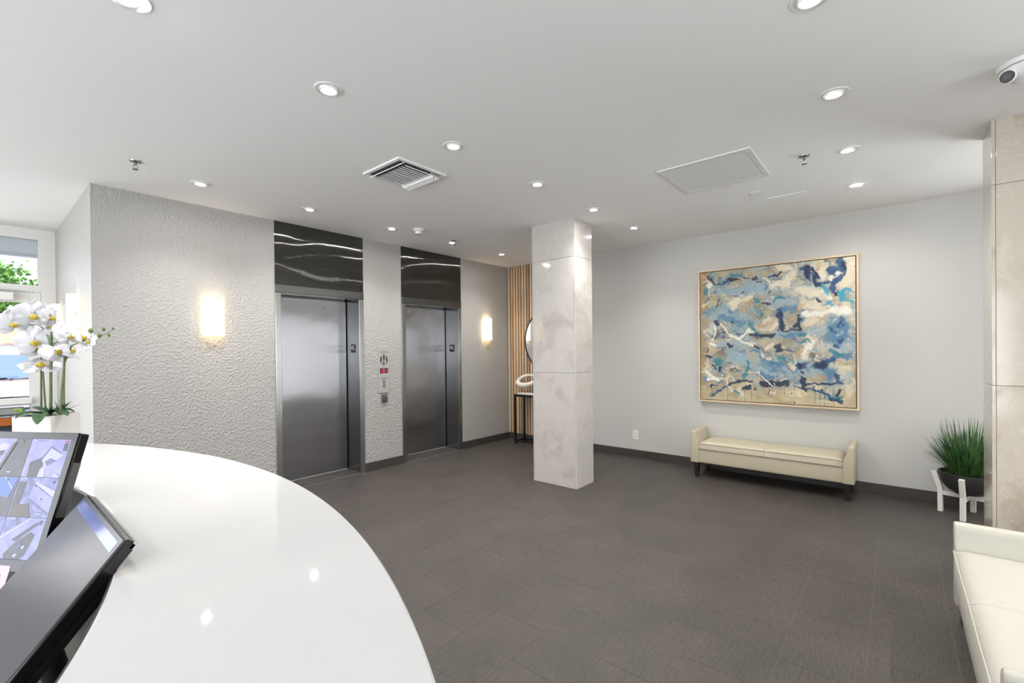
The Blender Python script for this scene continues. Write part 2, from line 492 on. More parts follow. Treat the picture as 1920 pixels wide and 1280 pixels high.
for a0, a1, b0, b1, full, _ in seen:
    if full and tile_me is not None:
        o = bpy.data.objects.new('tile', tile_me); COL.objects.link(o)
        o.parent = floor; o.location = Vector(((a0 + a1) / 2, (b0 + b1) / 2, -0.0014)) - ORG[floor.name]
    else:
        o = MB().box(a0 + GAP / 2, a1 - GAP / 2, b0 + GAP / 2, b1 - GAP / 2, -0.0014, 0, bevel=0.0004, seg=1).build('tile', MAT['tile'], floor)
        if full: tile_me = o.data
mb = MB()
for t in tiles:
    if t not in seenset:
        mb.box(t[0] + GAP / 2, t[1] - GAP / 2, t[2] + GAP / 2, t[3] - GAP / 2, -0.0014, 0)
tag(mb.build('tile_field', MAT['tile'], floor), kind='stuff')

# ceiling slab (recess holes are not cut; fittings are surface trims)
struct('ceiling', MB().box(FX0 - .1, FX1 + .1, FY0 - .1, YE + .1, HC, HC + 0.15), MAT['ceiling'])

# elevator wall (three piers), the turn-back wall to the entrance, painting wall
E1 = (2.124, 3.184); E2 = (3.758, 4.856)
WT = 0.34
struct('wall_left', MB().box(XL, E1[0], YW, YW + WT, 0, HC), MAT['emboss'])
struct('wall_middle', MB().box(E1[1], E2[0], YW, YW + WT, 0, HC), MAT['emboss'])
struct('wall_corner', MB().box(E2[1], XW, YW, YW + WT, 0, HC), MAT['emboss'])
struct('wall_entry', MB().box(XL, XL + 0.25, YW + WT, YE, 0, HC), MAT['emboss'])
struct('wall_shaft', MB().box(E1[0] - .2, XW, YW + WT, YW + WT + 0.05, 0, HC), MAT['wall'])
struct('wall_right', MB().box(XW, XW + 0.15, -1.3, YW + WT, 0, HC).box(XW, XW + .15, FY0, -3.2, 0, HC).box(XW, XW + .15, -3.2, -1.3, 0, .18).box(XW, XW + .15, -3.2, -1.3, 2.52, HC), MAT['wall'])
struct('wall_rear', MB().box(FX0, -0.45, FY0 - .15, FY0, 0, HC).box(2.42, XW + .15, FY0 - .15, FY0, 0, HC).box(-0.45, 2.42, FY0 - .15, FY0, 0, 0.18).box(-0.45, 2.42, FY0 - .15, FY0, 2.52, HC), MAT['wall'])
struct('wall_street', MB().box(FX0 - .15, FX0, FY0 - .15, -1.65, 0, HC).box(FX0 - .15, FX0, 6.05, YE, 0, HC).box(FX0 - .15, FX0, -1.65, 6.05, 0, .18).box(FX0 - .15, FX0, -1.65, 6.05, 2.52, HC), MAT['wall'])
struct('wall_entrance', MB().box(FX0 - .15, -2.52, YE, YE + .15, 0, HC).box(0.545, XL + .25, YE, YE + 0.12, 0, HC).box(-2.52, 0.545, YE, YE + .12, 2.868, HC), MAT['window_frame'])

def window(n, axis, plane, a0, a1, z0, z1, nm):
    """unseen window added in a wall: frame bars plus panes as parts"""
    fr = MB(); w = 0.03; d0, d1 = plane
    def bar(p0, p1, q0, q1):
        if axis == 'x': fr.box(p0, p1, d0, d1, q0, q1)
        else: fr.box(d0, d1, p0, p1, q0, q1)
    bar(a0, a1, z0, z0 + .05); bar(a0, a1, z1 - .05, z1)
    for i in range(nm + 1):
        c = a0 + (a1 - a0) * i / nm; bar(max(a0, c - w), min(a1, c + w), z0 + .05, z1 - .05)
    o = struct('window_%d' % n, fr, MAT['window_frame'])
    for i in range(nm):
        p0, p1 = a0 + (a1 - a0) * i / nm + w, a0 + (a1 - a0) * (i + 1) / nm - w
        m = (d0 + d1) / 2 - .02
        (MB().box(p0, p1, m - .003, m + .003, z0 + .05, z1 - .05) if axis == 'x' else MB().box(m - .003, m + .003, p0, p1, z0 + .05, z1 - .05)).build('pane', MAT['glass'], o)
window(1, 'x', (FY0 - .12, FY0 - .04), -0.45, 2.42, 0.18, 2.52, 2)  # unseen rear window, added for the light it brings in
window(5, 'y', (XW + .04, XW + .12), -3.2, -1.3, 0.18, 2.52, 2)  # unseen right window, added for light and the elevator doors' bright reflection
window(2, 'y', (FX0 - .12, FX0 - .04), -1.65, 6.05, 0.18, 2.52, 6)  # unseen side window, added to brighten the room

# entrance: transom window over a glazed door
tr = MB()
tr.box(-2.52, 0.545, YE, YE + .08, 2.80, 2.868).box(-2.52, 0.545, YE, YE + .08, 2.21, 2.285)
tr.box(0.525, 0.545, YE, YE + .08, 2.285, 2.80).box(-0.55, -0.49, YE, YE + .08, 2.285, 2.80)
o = struct('window_3', tr, MAT['window_frame'])
for a, b in ((-0.49, 0.525), (-2.52, -0.55)):
    MB().box(a, b, YE + .035, YE + .041, 2.285, 2.80).build('pane', MAT['glass'], o)
dr = MB()
dr.box(0.44, 0.535, YE + .005, YE + .055, 0.02, 2.20, bevel=.004).box(-0.55, -0.455, YE + .005, YE + .055, 0.02, 2.20, bevel=.004)
dr.box(-0.455, 0.44, YE + .005, YE + .055, 2.085, 2.20).box(-0.455, 0.44, YE + .005, YE + .055, 0.02, 0.24)
o = struct('door_1', dr, MAT['window_frame'])
MB().box(-0.455, 0.44, YE + .027, YE + .033, 0.24, 2.085).build('pane', MAT['glass'], o)
MB().box(-0.45, 0.465, YE - .055, YE - .005, 0.955, 1.03, bevel=.012).build('push_bar', MAT['window_frame'], o)
MB().box(0.18, 0.40, YE - .05, YE - .004, 0.84, 0.93, bevel=.015).build('latch_case', MAT['brass'], o)
cl = MB().box(-0.10, 0.33, YE - .075, YE + .004, 2.10, 2.19, bevel=.006)
clo = cl.build('closer', MAT['white'], o)
MB().box(-0.05, 0.36, YE - .06, YE - .035, 2.195, 2.21).build('closer_arm', MAT['brass'], clo)
dr = MB()
dr.box(-0.65, -0.56, YE + .005, YE + .055, 0.02, 2.20).box(-2.50, -2.41, YE + .005, YE + .055, 0.02, 2.20)
dr.box(-2.41, -0.65, YE + .005, YE + .055, 2.085, 2.20).box(-2.41, -0.65, YE + .005, YE + .055, 0.02, 0.24)
o = struct('window_4', dr, MAT['window_frame'])
MB().box(-2.41, -0.65, YE + .027, YE + .033, 0.24, 2.085).build('pane', MAT['glass'], o)

# baseboards
BB = 0.105; BT = 0.014
for nm, b in (('baseboard_left', (XL, E1[0], YW - BT, YW)), ('baseboard_middle', (E1[1], E2[0], YW - BT, YW)), ('baseboard_corner', (E2[1], XW, YW - BT, YW)),
              ('baseboard_right', (XW - BT, XW, FY0, YW - BT)), ('baseboard_entry', (XL - BT, XL, YW, YE))):
    struct(nm, MB().box(b[0], b[1], b[2], b[3], 0, BB, bevel=.002, seg=1), MAT['base'])

# marble clad columns, each slab a part
def column(name, x0, x1, y0, y1, mat, label):
    t = thing(name, ((x0 + x1) / 2, (y0 + y1) / 2, 0), label, 'column')
    s = 0.018; g = 0.0012
    MB().box(x0 + s, x1 - s, y0 + s, y1 - s, 0, HC).build('core', MAT['grout'], t)
    zs = [0, 1.25, 2.507, HC]
    for i in range(3):
        a, b = zs[i] + (g if i else 0), zs[i + 1] - (g if i < 2 else 0)
        MB().box(x0, x1, y1 - s + .0005, y1, a, b, bevel=.0015, seg=1).build('slab', mat, t)
        MB().box(x0, x1, y0, y0 + s - .0005, a, b, bevel=.0015, seg=1).build('slab', mat, t)
        MB().box(x0, x0 + s - .0005, y0 + s + g, y1 - s - g, a, b, bevel=.0012, seg=1).build('slab', mat, t)
        MB().box(x1 - s + .0005, x1, y0 + s + g, y1 - s - g, a, b, bevel=.0012, seg=1).build('slab', mat, t)
    return t
column('marble_column', 4.192, 4.55, 2.632, 3.21, MAT['marble'], 'freestanding square marble column in the middle of the lobby floor')
column('marble_pillar', 4.148, 4.512, -1.04, -0.461, MAT['marble2'], 'beige marble pillar at the right edge behind the ivory bench')

# ================================================================== ELEVATORS
def elevator(x0, x1, label):
    t = thing('elevator', ((x0 + x1) / 2, YW, 0), label, 'elevator', 'elevators in the textured wall')
    f = 0.062; zt = 2.15; zh = 2.238; dep = 0.285; pr = 0.012
    i0, i1 = x0 + f, x1 - f
    for a, b in ((x0, i0), (i1, x1)):
        MB().box(a, b, YW - pr, YW + dep + .03, 0, zt, bevel=.003, seg=1).build('jamb', MAT['frame_steel'], t)
    MB().box(x0, x1, YW - pr - .004, YW + dep + .03, zt, zh, bevel=.004, seg=1).build('head', MAT['head_steel'], t)
    MB().box(x0, x1, YW - .004, YW + .03, zh, HC).build('header_panel', MAT['header'], t)
    d = MB().box(i0 + .001, i1 - 0.012, YW + dep, YW + dep + .03, 0.012, zt - .02).build('door', MAT['steel'], t)
    MB().lathe((0, 0, 0), [(0.006, 0), (0.006, .003)], 10, T=Matrix.Translation((x0 + .66 * (x1 - x0), YW + dep, 2.04)) @ Matrix.Rotation(R(90), 4, 'X')).build('key_hole', MAT['gasket'], d)
    MB().box(i1 - 0.012, i1 - .0005, YW + dep + .012, YW + dep + .03, 0.0, zt - .002).build('seam', MAT['gasket'], t)
    MB().box(i0 + .001, i1 - .001, YW + 0.02, YW + dep + .02, 0.0005, 0.010, bevel=.001, seg=1).build('sill', MAT['tile'], t)
    MB().box(i0 + .001, i1 - .013, YW + dep - .012, YW + dep - .002, 0.0105, 0.0150).build('sill_edge', MAT['plate'], t)
    # jamb plate with star and L on the right reveal, facing -X
    sg = MB().box(i1 - .003, i1 - .0002, YW + .085, YW + .185, 1.49, 1.595).build('floor_plate', MAT['sign_black'], t)
    st = MB()
    pts = []
    for k in range(10):
        r = 0.024 if k % 2 == 0 else 0.0105
        a = PI / 2 + k * PI / 5
        pts.append((YW + .158 - .95 * r * math.cos(a), 1.552 + 1.15 * r * math.sin(a)))
    st.prism(pts, 'x', i1 - .0045, i1 - .003)
    st.build('star', MAT['sign_white'], sg)
    lm = MB().prism([(YW + .128, 1.582), (YW + .118, 1.582), (YW + .118, 1.534), (YW + .095, 1.534), (YW + .095, 1.524), (YW + .128, 1.524)], 'x', i1 - .0045, i1 - .003)
    lm.build('letter', MAT['sign_white'], sg)
    return t
elevator(*E1, 'steel elevator entrance nearer the reception desk with its dark header panel')
elevator(*E2, 'steel elevator entrance nearer the wooden slat panel')

# call panel between elevators
PXC = 3.471; PY = YW
t = thing('call_panel', (PXC, PY, 0.967), 'tall brushed elevator call panel with flame emblem and two red displays', 'call panel')
MB().box(PXC - .077, PXC + .077, PY - .008, PY, 0.967, 1.566, bevel=.002, seg=1).build('plate', MAT['plate'], t)
TP = frame_T((PXC, PY - .0085, 0), (1, 0, 0), (0, 0, 1), (0, -1, 0))
def flat(poly): return [(PXC + u, w) for u, w in poly]
em = MB()
def flame(cx, cz, w, h, lean):
    L = []; Rr = []
    for i in range(13):
        s = i / 12
        wd = w * (math.sin(PI * min(1, s * 1.02)) ** 0.8) * (1 - 0.45 * s)
        c = cx + lean * (s ** 2) - lean * 0.2 * math.sin(PI * s)
        L.append((c - wd, cz + h * s)); Rr.append((c + wd, cz + h * s))
    em.prism(flat(L + Rr[::-1]), 'y', PY - .0092, PY - .0078)
flame(0, 1.385, .020, .095, 0.0)
flame(-.042, 1.365, .019, .085, 0.0); flame(.042, 1.365, .019, .085, 0.0)
for s in (-1, 1):
    em.prism(flat([(s * .012, 1.335), (s * .028, 1.352), (s * .060, 1.385), (s * .055, 1.365), (s * .004, 1.322)]), 'y', PY - .0092, PY - .0078)
em.prism(flat([(-.006, 1.395), (.006, 1.395), (.004, 1.36), (.008, 1.33), (0, 1.315), (-.008, 1.33), (-.010, 1.36)]), 'y', PY - .0092, PY - .0078)
em.build('flame_emblem', MAT['ink'], t)
ln = MB()
ln.box(PXC - .062, PXC + .062, PY - .0092, PY - .0078, 1.492, 1.497)
for a, b in ((-.022, .03), (.012, .02)): ln.box(PXC + a, PXC + a + b * .5, PY - .0092, PY - .0078, 1.506, 1.511)
for a in (-.02, -.006, .010): ln.box(PXC + a, PXC + a + .009, PY - .0092, PY - .0078, 1.292, 1.299)
ln.box(PXC - .06, PXC + .06, PY - .0092, PY - .0078, 1.160, 1.162)
for a in (-.05, -.03, -.01, .012, .03): ln.box(PXC + a, PXC + a + .014, PY - .0092, PY - .0078, 1.142, 1.147)
tag(ln.build('engraved_lines', MAT['ink'], t), kind='stuff')
for s in (-1, 1):
    d = MB().box(PXC + s * .034 - .027, PXC + s * .034 + .027, PY - .0095, PY - .0075, 1.222, 1.284).build('display', MAT['sign_black'], t)
    MB().box(PXC + s * .034 - .013, PXC + s * .034 + .017, PY - .0102, PY - .0094, 1.228, 1.272).build('lit_digit', MAT['red'], d)
for z in (1.11, 1.06):
    d = MB().box(PXC - .017, PXC + .017, PY - .012, PY - .0075, z - .017, z + .017, bevel=.002, seg=1).build('button', MAT['keypad'], t)
    MB().box(PXC - .007, PXC + .007, PY - .0128, PY - .0119, z - .007, z + .007).build('button_light', MAT['plate'], d)
t = thing('card_reader', (PXC + .003, PY, 0.842), 'small dark grey rounded key fob reader below the call panel', 'card reader')
MB().box(PXC - .040, PXC + .044, PY - .022, PY, 0.842, 0.948, bevel=.012, seg=3).build('case', MAT['keypad'], t, smooth=True)
MB().box(PXC + .004, PXC + .012, PY - .0235, PY - .0215, 0.915, 0.928).build('status_light', MAT['plate'], t)

# ================================================================== WALL SCONCES
def sconce(cx, cy, z0, z1, ang, label, mat, power):
    """half-round frosted glass shade; ang: direction it faces"""
    t = thing('wall_sconce', (cx, cy, z0), label, 'wall lamp', 'frosted glass wall sconces')
    T = Matrix.Translation((cx, cy, 0)) @ Matrix.Rotation(ang, 4, 'Z')   # local +X away from wall
    w, d = 0.095, 0.085
    outer = [(0.012 + (d - .012) * math.cos(a), w * math.sin(a)) for a in [(-PI / 2 + PI * i / 16) for i in range(17)]]
    inner = [(0.012 + (d - .018) * math.cos(a), (w - .006) * math.sin(a)) for a in [(PI / 2 - PI * i / 16) for i in range(17)]]
    MB().prism(outer + inner, 'z', z0, z1, T=T).build('glass_shade', mat, t, smooth=True)
    MB().box(0, .012, -.06, .06, z0 + .05, z1 - .05, T=T).build('back_plate', MAT['white'], t)
    MB().box(0, .062, -.006, .006, z0 + .10, z0 + .115, T=T).lathe((0.05, 0, 0), [(.022, z0 + .10), (.026, z0 + .15), (.020, z0 + .2)], 12, T=T).build('bulb', MAT['frost'], t)
    for zz, yy in ((z0 + .19, -.088), (z0 + .19, .088)):
        MB().box(.02, .034, yy - .006, yy + .006, zz, zz + .012, T=T).build('clip', MAT['brass'], t)
    p = T @ Vector((0.05, 0, (z0 + z1) / 2 - .02))
    lamp('sconce_glow', 'POINT', p - ORG[t.name], power, (1, .78, .5), parent=t, shadow_soft_size=.04)
    return t
sconce(1.541, YW, 1.675, 2.02, -PI / 2, 'lit half-round frosted sconce left of the first elevator', MAT['frost'], 11)
sconce(5.42, YW, 1.675, 2.02, -PI / 2, 'lit half-round frosted sconce beside the wooden slat panel', MAT['frost'], 11)
sconce(XL, 5.76, 1.675, 2.05, PI, 'lit frosted sconce on the entrance side wall, nearer the corner', MAT['frost_side'], 3)
sconce(XL, 7.03, 1.675, 2.05, PI, 'lit frosted sconce on the entrance side wall, nearer the door', MAT['frost_side'], 3)

# ================================================================== SLAT PANEL, MIRROR, CONSOLE, SCULPTURE
YS0, YS1 = 3.50, YW - .012
t = thing('slat_panel', (XW, (YS0 + YS1) / 2, BB + .004), 'vertical oak slat wall panel in the corner behind the marble column', 'wall panel')
MB().box(XW - .008, XW - .0005, YS0, YS1, BB + .004, HC - .001).build('backing', MAT['slat_back'], t)
n = 27; pt = (YS1 - YS0) / n
sm = None
for i in range(n):
    c = YS1 - pt * (i + .5)
    if sm is None:
        o = MB().box(XW - .026, XW - .008, c - .0195, c + .0195, BB + .004, HC - .001, bevel=.0015, seg=1).build('slat', MAT['slat'], t); sm = o.data
    else:
        o = bpy.data.objects.new('slat', sm); COL.objects.link(o); o.parent = t
        o.location = Vector((XW - .017, c, BB + .004)) - ORG[t.name]
t = thing('round_mirror', (XW - .035, 4.176, 1.655 - .521), 'large round mirror in a thin black frame on the slat panel', 'mirror')
TM = Matrix.Translation((XW - .0265, 4.176, 1.655)) @ Matrix.Rotation(R(-90), 4, 'Y')
MB().lathe((0, 0, 0), [(.512, .0), (.521, .0), (.521, .026), (.512, .026), (.512, .0)], 72, cap=False, T=TM).build('frame', MAT['black'], t, smooth=True)
MB().lathe((0, 0, 0), [(.511, .004), (.511, .014)], 72, T=TM).build('glass', MAT['mirror'], t)

t = thing('console_table', (5.80, 4.19, 0), 'slim black metal frame console table against the slat panel', 'table')
tx0, tx1, ty0, ty1, tz = 5.665, 5.92, 3.66, 4.725, .785
w = .012
for x in (tx0 + w, tx1 - w):
    for y in (ty0 + w, ty1 - w):
        MB().box(x - w, x + w, y - w, y + w, 0, tz).build('leg', MAT['black'], t)
for z in (.045, tz - .018):
    for x in (tx0 + w, tx1 - w): MB().box(x - w * .8, x + w * .8, ty0 + 2 * w, ty1 - 2 * w, z - w * .8, z + w * .8).build('rail', MAT['black'], t)
    for y in (ty0 + w, ty1 - w): MB().box(tx0 + 2 * w, tx1 - 2 * w, y - w * .8, y + w * .8, z - w * .8, z + w * .8).build('rail', MAT['black'], t)
MB().box(tx0, tx1, ty0, ty1, tz, tz + .008, bevel=.001, seg=1).build('top', MAT['black'], t)

t = thing('loop_sculpture', (5.78, 4.50, tz + .008), 'white twisted loop sculpture standing on the black console table', 'sculpture')
MB().box(5.70, 5.86, 4.36, 4.69, tz + .008, tz + .030, bevel=.003).build('base', MAT['sculpt'], t)
pts = []; rad = []
N = 48
for i in range(N + 1):
    a = 2 * PI * i / N
    y = 4.555 + .200 * math.cos(a); z = 1.020 + .078 * math.sin(a) + .025 * math.cos(a) * -1
    x = 5.78 + .045 * math.sin(a + .6)
    pts.append((x, y, z)); rad.append(.017 + .022 * max(0, math.sin(-a + .3)) + .008 * max(0, math.cos(a - .3)))
MB().tube(pts, rad, 12).build('loop', MAT['sculpt'], t, smooth=True, angle=180)
MB().tube([(5.78, 4.44, tz + .029), (5.78, 4.44, .94)], .006, 8).build('rod', MAT['black'], t)

# outlet
t = thing('wall_outlet', (XW, 2.782, .245), 'white duplex outlet low on the painting wall', 'outlet')
MB().box(XW - .006, XW, 2.742, 2.822, .245, .375, bevel=.002).build('cover', MAT['white'], t)
for z in (.285, .335): MB().box(XW - .008, XW - .005, 2.765, 2.799, z - .016, z + .016, bevel=.001, seg=1).build('socket', MAT['grille'], t)

# ================================================================== BENCHES
def bench(mat, zb=.17, zs=.335):
    """local frame: length along Y, front faces -X; centre of footprint at origin"""
    t = thing('bench', (0, 0, 0), 'bench', 'bench', 'armed leather benches')
    L, D = 1.55, .47
    h = L / 2; fx, bx = -D / 2, D / 2
    MB().box(fx + .012, bx, -h + .085, h - .085, zb, zs, bevel=.018, seg=3).build('base', mat, t, smooth=True)
    prof = [(0, zb), (0, .515), (.006, .532), (.02, .54), (.04, .538), (.052, .525), (.058, .50), (.066, .46), (.082, .42), (.094, .38), (.096, .33), (.096, zb)]
    for s in (-1, 1):
        MB().prism([(s * (h - u), z) for u, z in prof], 'x', fx, bx, bevel=.012).build('arm', mat, t, smooth=True, angle=50)
    for s in (-1, 1):
        b = bmesh.new(); bmesh.ops.create_grid(b, x_segments=14, y_segments=20, size=1)
        y0, y1 = (-h + .094, 0) if s < 0 else (0, h - .094)
        cy, hy = (y0 + y1) / 2, (y1 - y0) / 2 - .0012
        mbc = MB(); vs = []; nx, ny = 16, 24
        def sp(u, v, top):
            e = lambda q: max(0, 1 - abs(q) ** 10); ev = lambda q: e(q) if q * s > 0 else max(.72, e(q))
            px = fx - .004 + (bx - .01 - fx) * (u + 1) / 2; py = cy + hy * v
            r = min(1.0, (e(u) * (ev(v))) ** .5)
            wr = .0025 * math.sin(17 * u + 2 * math.sin(5 * v)) * (1 - v * v) * (1 - u * u)
            if top: return (px, py, .398 + .022 * r + .010 * (1 - u * u) * (1 - (v * s if v * s > 0 else 0) ** 2) + wr)
            return (px, py, zs + .003)
        for top in (0, 1):
            for i in range(nx + 1):
                for j in range(ny + 1): vs.append(sp(-1 + 2 * i / nx, -1 + 2 * j / ny, top))
        m = (nx + 1) * (ny + 1); fs = []
        for top in (0, 1):
            for i in range(nx):
                for j in range(ny):
                    a = top * m + i * (ny + 1) + j; fs.append((a, a + 1, a + ny + 2, a + ny + 1))
        ring = [i * (ny + 1) for i in range(nx + 1)] + [nx * (ny + 1) + j for j in range(1, ny + 1)] + [i * (ny + 1) + ny for i in range(nx - 1, -1, -1)] + [j for j in range(ny - 1, 0, -1)]
        for q in range(len(ring)):
            a, c = ring[q], ring[(q + 1) % len(ring)]; fs.append((a, c, c + m, a + m))
        b.free()
        c = mbc.add(vs, fs).build('seat_cushion', mat, t, smooth=True, angle=60)
        MB().tube([(fx - .005, y0 + .004, .399), (fx - .006, cy, .400), (fx - .005, y1 - .004, .399)], .0035, 6).build('piping', MAT['piping'] if mat is MAT['leather'] else mat, c)
    MB().box(fx + .05, bx - .05, -h + .06, h - .06, zb - .02, zb + .002).build('under_frame', MAT['leg'], t)
    for sx in (fx + .045, bx - .045):
        for s in (-1, 1):
            y = s * (h - .06)
            vs = [(sx + a * .028, y + b_ * .028, zb) for a, b_ in ((-1, -1), (1, -1), (1, 1), (-1, 1))] + [(sx + a * .017, y + b_ * .017, 0) for a, b_ in ((-1, -1), (1, -1), (1, 1), (-1, 1))]
            MB().add(vs, [(0, 1, 2, 3), (7, 6, 5, 4), (0, 4, 5, 1), (1, 5, 6, 2), (2, 6, 7, 3), (3, 7, 4, 0)]).build('leg', MAT['leg'], t)
    return t
b1 = bench(MAT['leather']); b1.location = (5.695, 1.085, 0)
b1['label'] = 'cream leather bench with raised arms under the abstract painting'
b2 = bench(MAT['leather2'], .10, .24); b2.location = (2.725, -.472, 0); b2.rotation_euler = (0, 0, R(-90))
b2['label'] = 'ivory leather bench with raised arms cut off at the lower right'

# ================================================================== PLANT STAND AND GRASS
pc = Vector((5.65, -.48, 0))
t = thing('plant_stand', pc, 'whitewashed wooden four-legged plant stand beside the marble pillar', 'plant stand')
a0 = math.atan2(-.302 + .48, 5.698 - 5.65)
for k in range(4):
    T = Matrix.Translation(pc) @ Matrix.Rotation(a0 + k * PI / 2, 4, 'Z')
    MB().prism([(.165, 0), (.20, 0), (.20, .20), (.245, .36), (.205, .365), (.165, .215)], 'y', -.018, .018, T=T, bevel=.003).build('leg', MAT['whitewash'], t)
for k in range(2):
    T = Matrix.Translation(pc) @ Matrix.Rotation(a0 + k * PI / 2, 4, 'Z')
    MB().box(-.166, .166, -.014, .014, .155 + .0 * k, .195, T=T).build('crossbar', MAT['whitewash'], t)
t = thing('potted_grass', pc + Vector((0, 0, .195)), 'spiky green ornamental grass in a charcoal bowl', 'potted plant')
MB().lathe(pc, [(.05, .196), (.10, .205), (.150, .245), (.182, .30), (.196, .365), (.197, .385), (.183, .385), (.178, .355), (.02, .335)], 40).build('bowl', MAT['bowl'], t, smooth=True)
MB().lathe(pc, [(.176, .352), (.12, .364), (.02, .372)], 30).build('moss', MAT['moss'], t, smooth=True)
g = MB(); rnd = random.Random(3)
for i in range(420):
    a = rnd.uniform(0, 2 * PI); r0 = .12 * math.sqrt(rnd.random())
    el = rnd.uniform(.0, 1.0) ** .75
    reach = (.03 + .24 * el) * rnd.uniform(.7, 1.1); hgt = (.50 - .30 * el ** 1.6) * rnd.uniform(.72, 1.08)
    base = pc + Vector((r0 * math.cos(a), r0 * math.sin(a), .362))
    aa = a + rnd.uniform(-.5, .5); dv = Vector((math.cos(aa), math.sin(aa), 0))
    droop = rnd.uniform(0, .10) * el
    pts = [base + dv * reach * s ** 1.3 + Vector((0, 0, hgt * s - droop * s ** 3)) for s in (0, .3, .6, .85, 1)]
    pts = [Vector((min(p.x, XW - .012), p.y, p.z)) for p in pts]
    g.ribbon(pts, [.004, .0048, .004, .0024, .0005], Vector((-dv.y, dv.x, 0)) + Vector((rnd.uniform(-.6, .6), rnd.uniform(-.6, .6), 0)), .3)
tag(g.build('grass_blades', MAT['grass'], t), kind='stuff')

# ================================================================== PAINTING
PY0, PY1, PZ0, PZ1 = 0.292, 1.902, 0.842, 2.468
t = thing('painting', (XW, (PY0 + PY1) / 2, PZ0), 'square abstract painting in blue, teal, beige and cream in a pale wood frame', 'painting')
fwid = .020; dpt = .068
for b in ((PY0, PY0 + fwid, PZ0, PZ1), (PY1 - fwid, PY1, PZ0, PZ1), (PY0 + fwid, PY1 - fwid, PZ0, PZ0 + fwid), (PY0 + fwid, PY1 - fwid, PZ1 - fwid, PZ1)):
    MB().box(XW - dpt, XW, b[0], b[1], b[2], b[3], bevel=.0015, seg=1).build('frame_bar', MAT['maple'], t)
MB().box(XW - .012, XW - .001, PY0 + fwid, PY1 - fwid, PZ0 + fwid, PZ1 - fwid).build('backing', MAT['slat_back'], t)

NP = 320
def vnoise(n, cells, rs):
    g0 = rs.rand(cells + 3, cells + 3)
    x = np.linspace(0, cells, n); i = np.floor(x).astype(int); f = x - i; f = f * f * (3 - 2 * f)
    A = g0[i][:, i]; B = g0[i][:, i + 1]; C = g0[i + 1][:, i]; D = g0[i + 1][:, i + 1]
    fx_, fy_ = f[None, :], f[:, None]
    return (A * (1 - fx_) + B * fx_) * (1 - fy_) + (C * (1 - fx_) + D * fx_) * fy_
rs = np.random.RandomState(5)
def fbm(cells, oct=4):
    s = 0; a = 1; tot = 0
    for k in range(oct):
        s = s + a * vnoise(NP, cells * 2 ** k, rs); tot += a; a *= .55
    return s / tot
# homography from the canvas unit square to sketch coordinates
def homog(src, dst):
    A = []
    for (x, y), (u, v) in zip(src, dst):
        A.append([x, y, 1, 0, 0, 0, -u * x, -u * y, -u]); A.append([0, 0, 0, x, y, 1, -v * x, -v * y, -v])
    return np.linalg.svd(np.array(A))[2][-1].reshape(3, 3)
Hm = homog([(88, 205), (1268, 78), (1270, 1212), (100, 1150)], [(0, 0), (1, 0), (1, 1), (0, 1)])
def uv(x, y):
    q = Hm @ np.array([x, y, 1.0]); return q[:2] / q[2]
U, V = np.meshgrid(np.linspace(0, 1, NP), np.linspace(0, 1, NP))
wu = (fbm(7) - .5) * .055 + (fbm(22, 3) - .5) * .045 + (fbm(60, 2) - .5) * .014; wv = (fbm(7) - .5) * .055 + (fbm(22, 3) - .5) * .045 + (fbm(60, 2) - .5) * .014
PC = np.zeros((NP, NP, 3))
C_ = lambda *c: np.array(s2l(c))
beige, cream, khaki, gold = C_(182, 170, 140), C_(228, 216, 188), C_(150, 138, 106), C_(158, 122, 66)
sky, mid, deep, navy, teal, cyan, grey, white = C_(148, 176, 188), C_(74, 122, 156), C_(26, 76, 124), C_(10, 28, 62), C_(20, 122, 136), C_(40, 160, 184), C_(140, 146, 140), C_(240, 236, 222)
n1 = fbm(6); n2 = fbm(9)
def lerp(a, b, w): return a * (1 - w[..., None]) + b * w[..., None]
sm_ = lambda x, a, b: np.clip((x - a) / (b - a), 0, 1) ** 2 * (3 - 2 * np.clip((x - a) / (b - a), 0, 1))
PC[:] = beige
PC = lerp(PC, khaki, sm_(n1, .48, .68) * .8)
PC = lerp(PC, cream, sm_(U + .5 * n2, .75, 1.15) * .75)
PC = lerp(PC, sky, sm_(fbm(7), .52, .66) * .75 * sm_(.95 - V, 0, .2))
PC = lerp(PC, grey, sm_(fbm(8), .55, .68) * .6)
PC = lerp(PC, gold, sm_(.055 - U + .04 * n1, 0, .05) * .7); PC = lerp(PC, gold, sm_(U - .965 + .05 * n2 - .02, 0, .04) * .55 * sm_(V, .45, .6))
PC = lerp(PC, C_(196, 178, 138), sm_(V, .86, .95) * .7)
tex = fbm(40, 2)
def stroke(col, pts, w, op=1.0, warp=1.0, soft=.35):
    """w in sketch units (1180 across the canvas)"""
    global PC
    P = [uv(*p) for p in pts]
    if len(P) == 1: P = [P[0], P[0] + np.array([.0005, 0])]
    x = U + wu * warp; y = V + wv * warp
    dm = np.full((NP, NP), 9.0)
    for a, b in zip(P[:-1], P[1:]):
        d = b - a; L2 = (d ** 2).sum() + 1e-12
        s = np.clip(((x - a[0]) * d[0] + (y - a[1]) * d[1]) / L2, 0, 1)
        dm = np.minimum(dm, np.hypot(x - a[0] - s * d[0], y - a[1] - s * d[1]))
    q = dm / (w / 1180.0)
    al = 1 - sm_(q + (tex - .5) * .5, 1 - soft, 1 + soft)
    PC = lerp(PC, col, al * op)
S = stroke
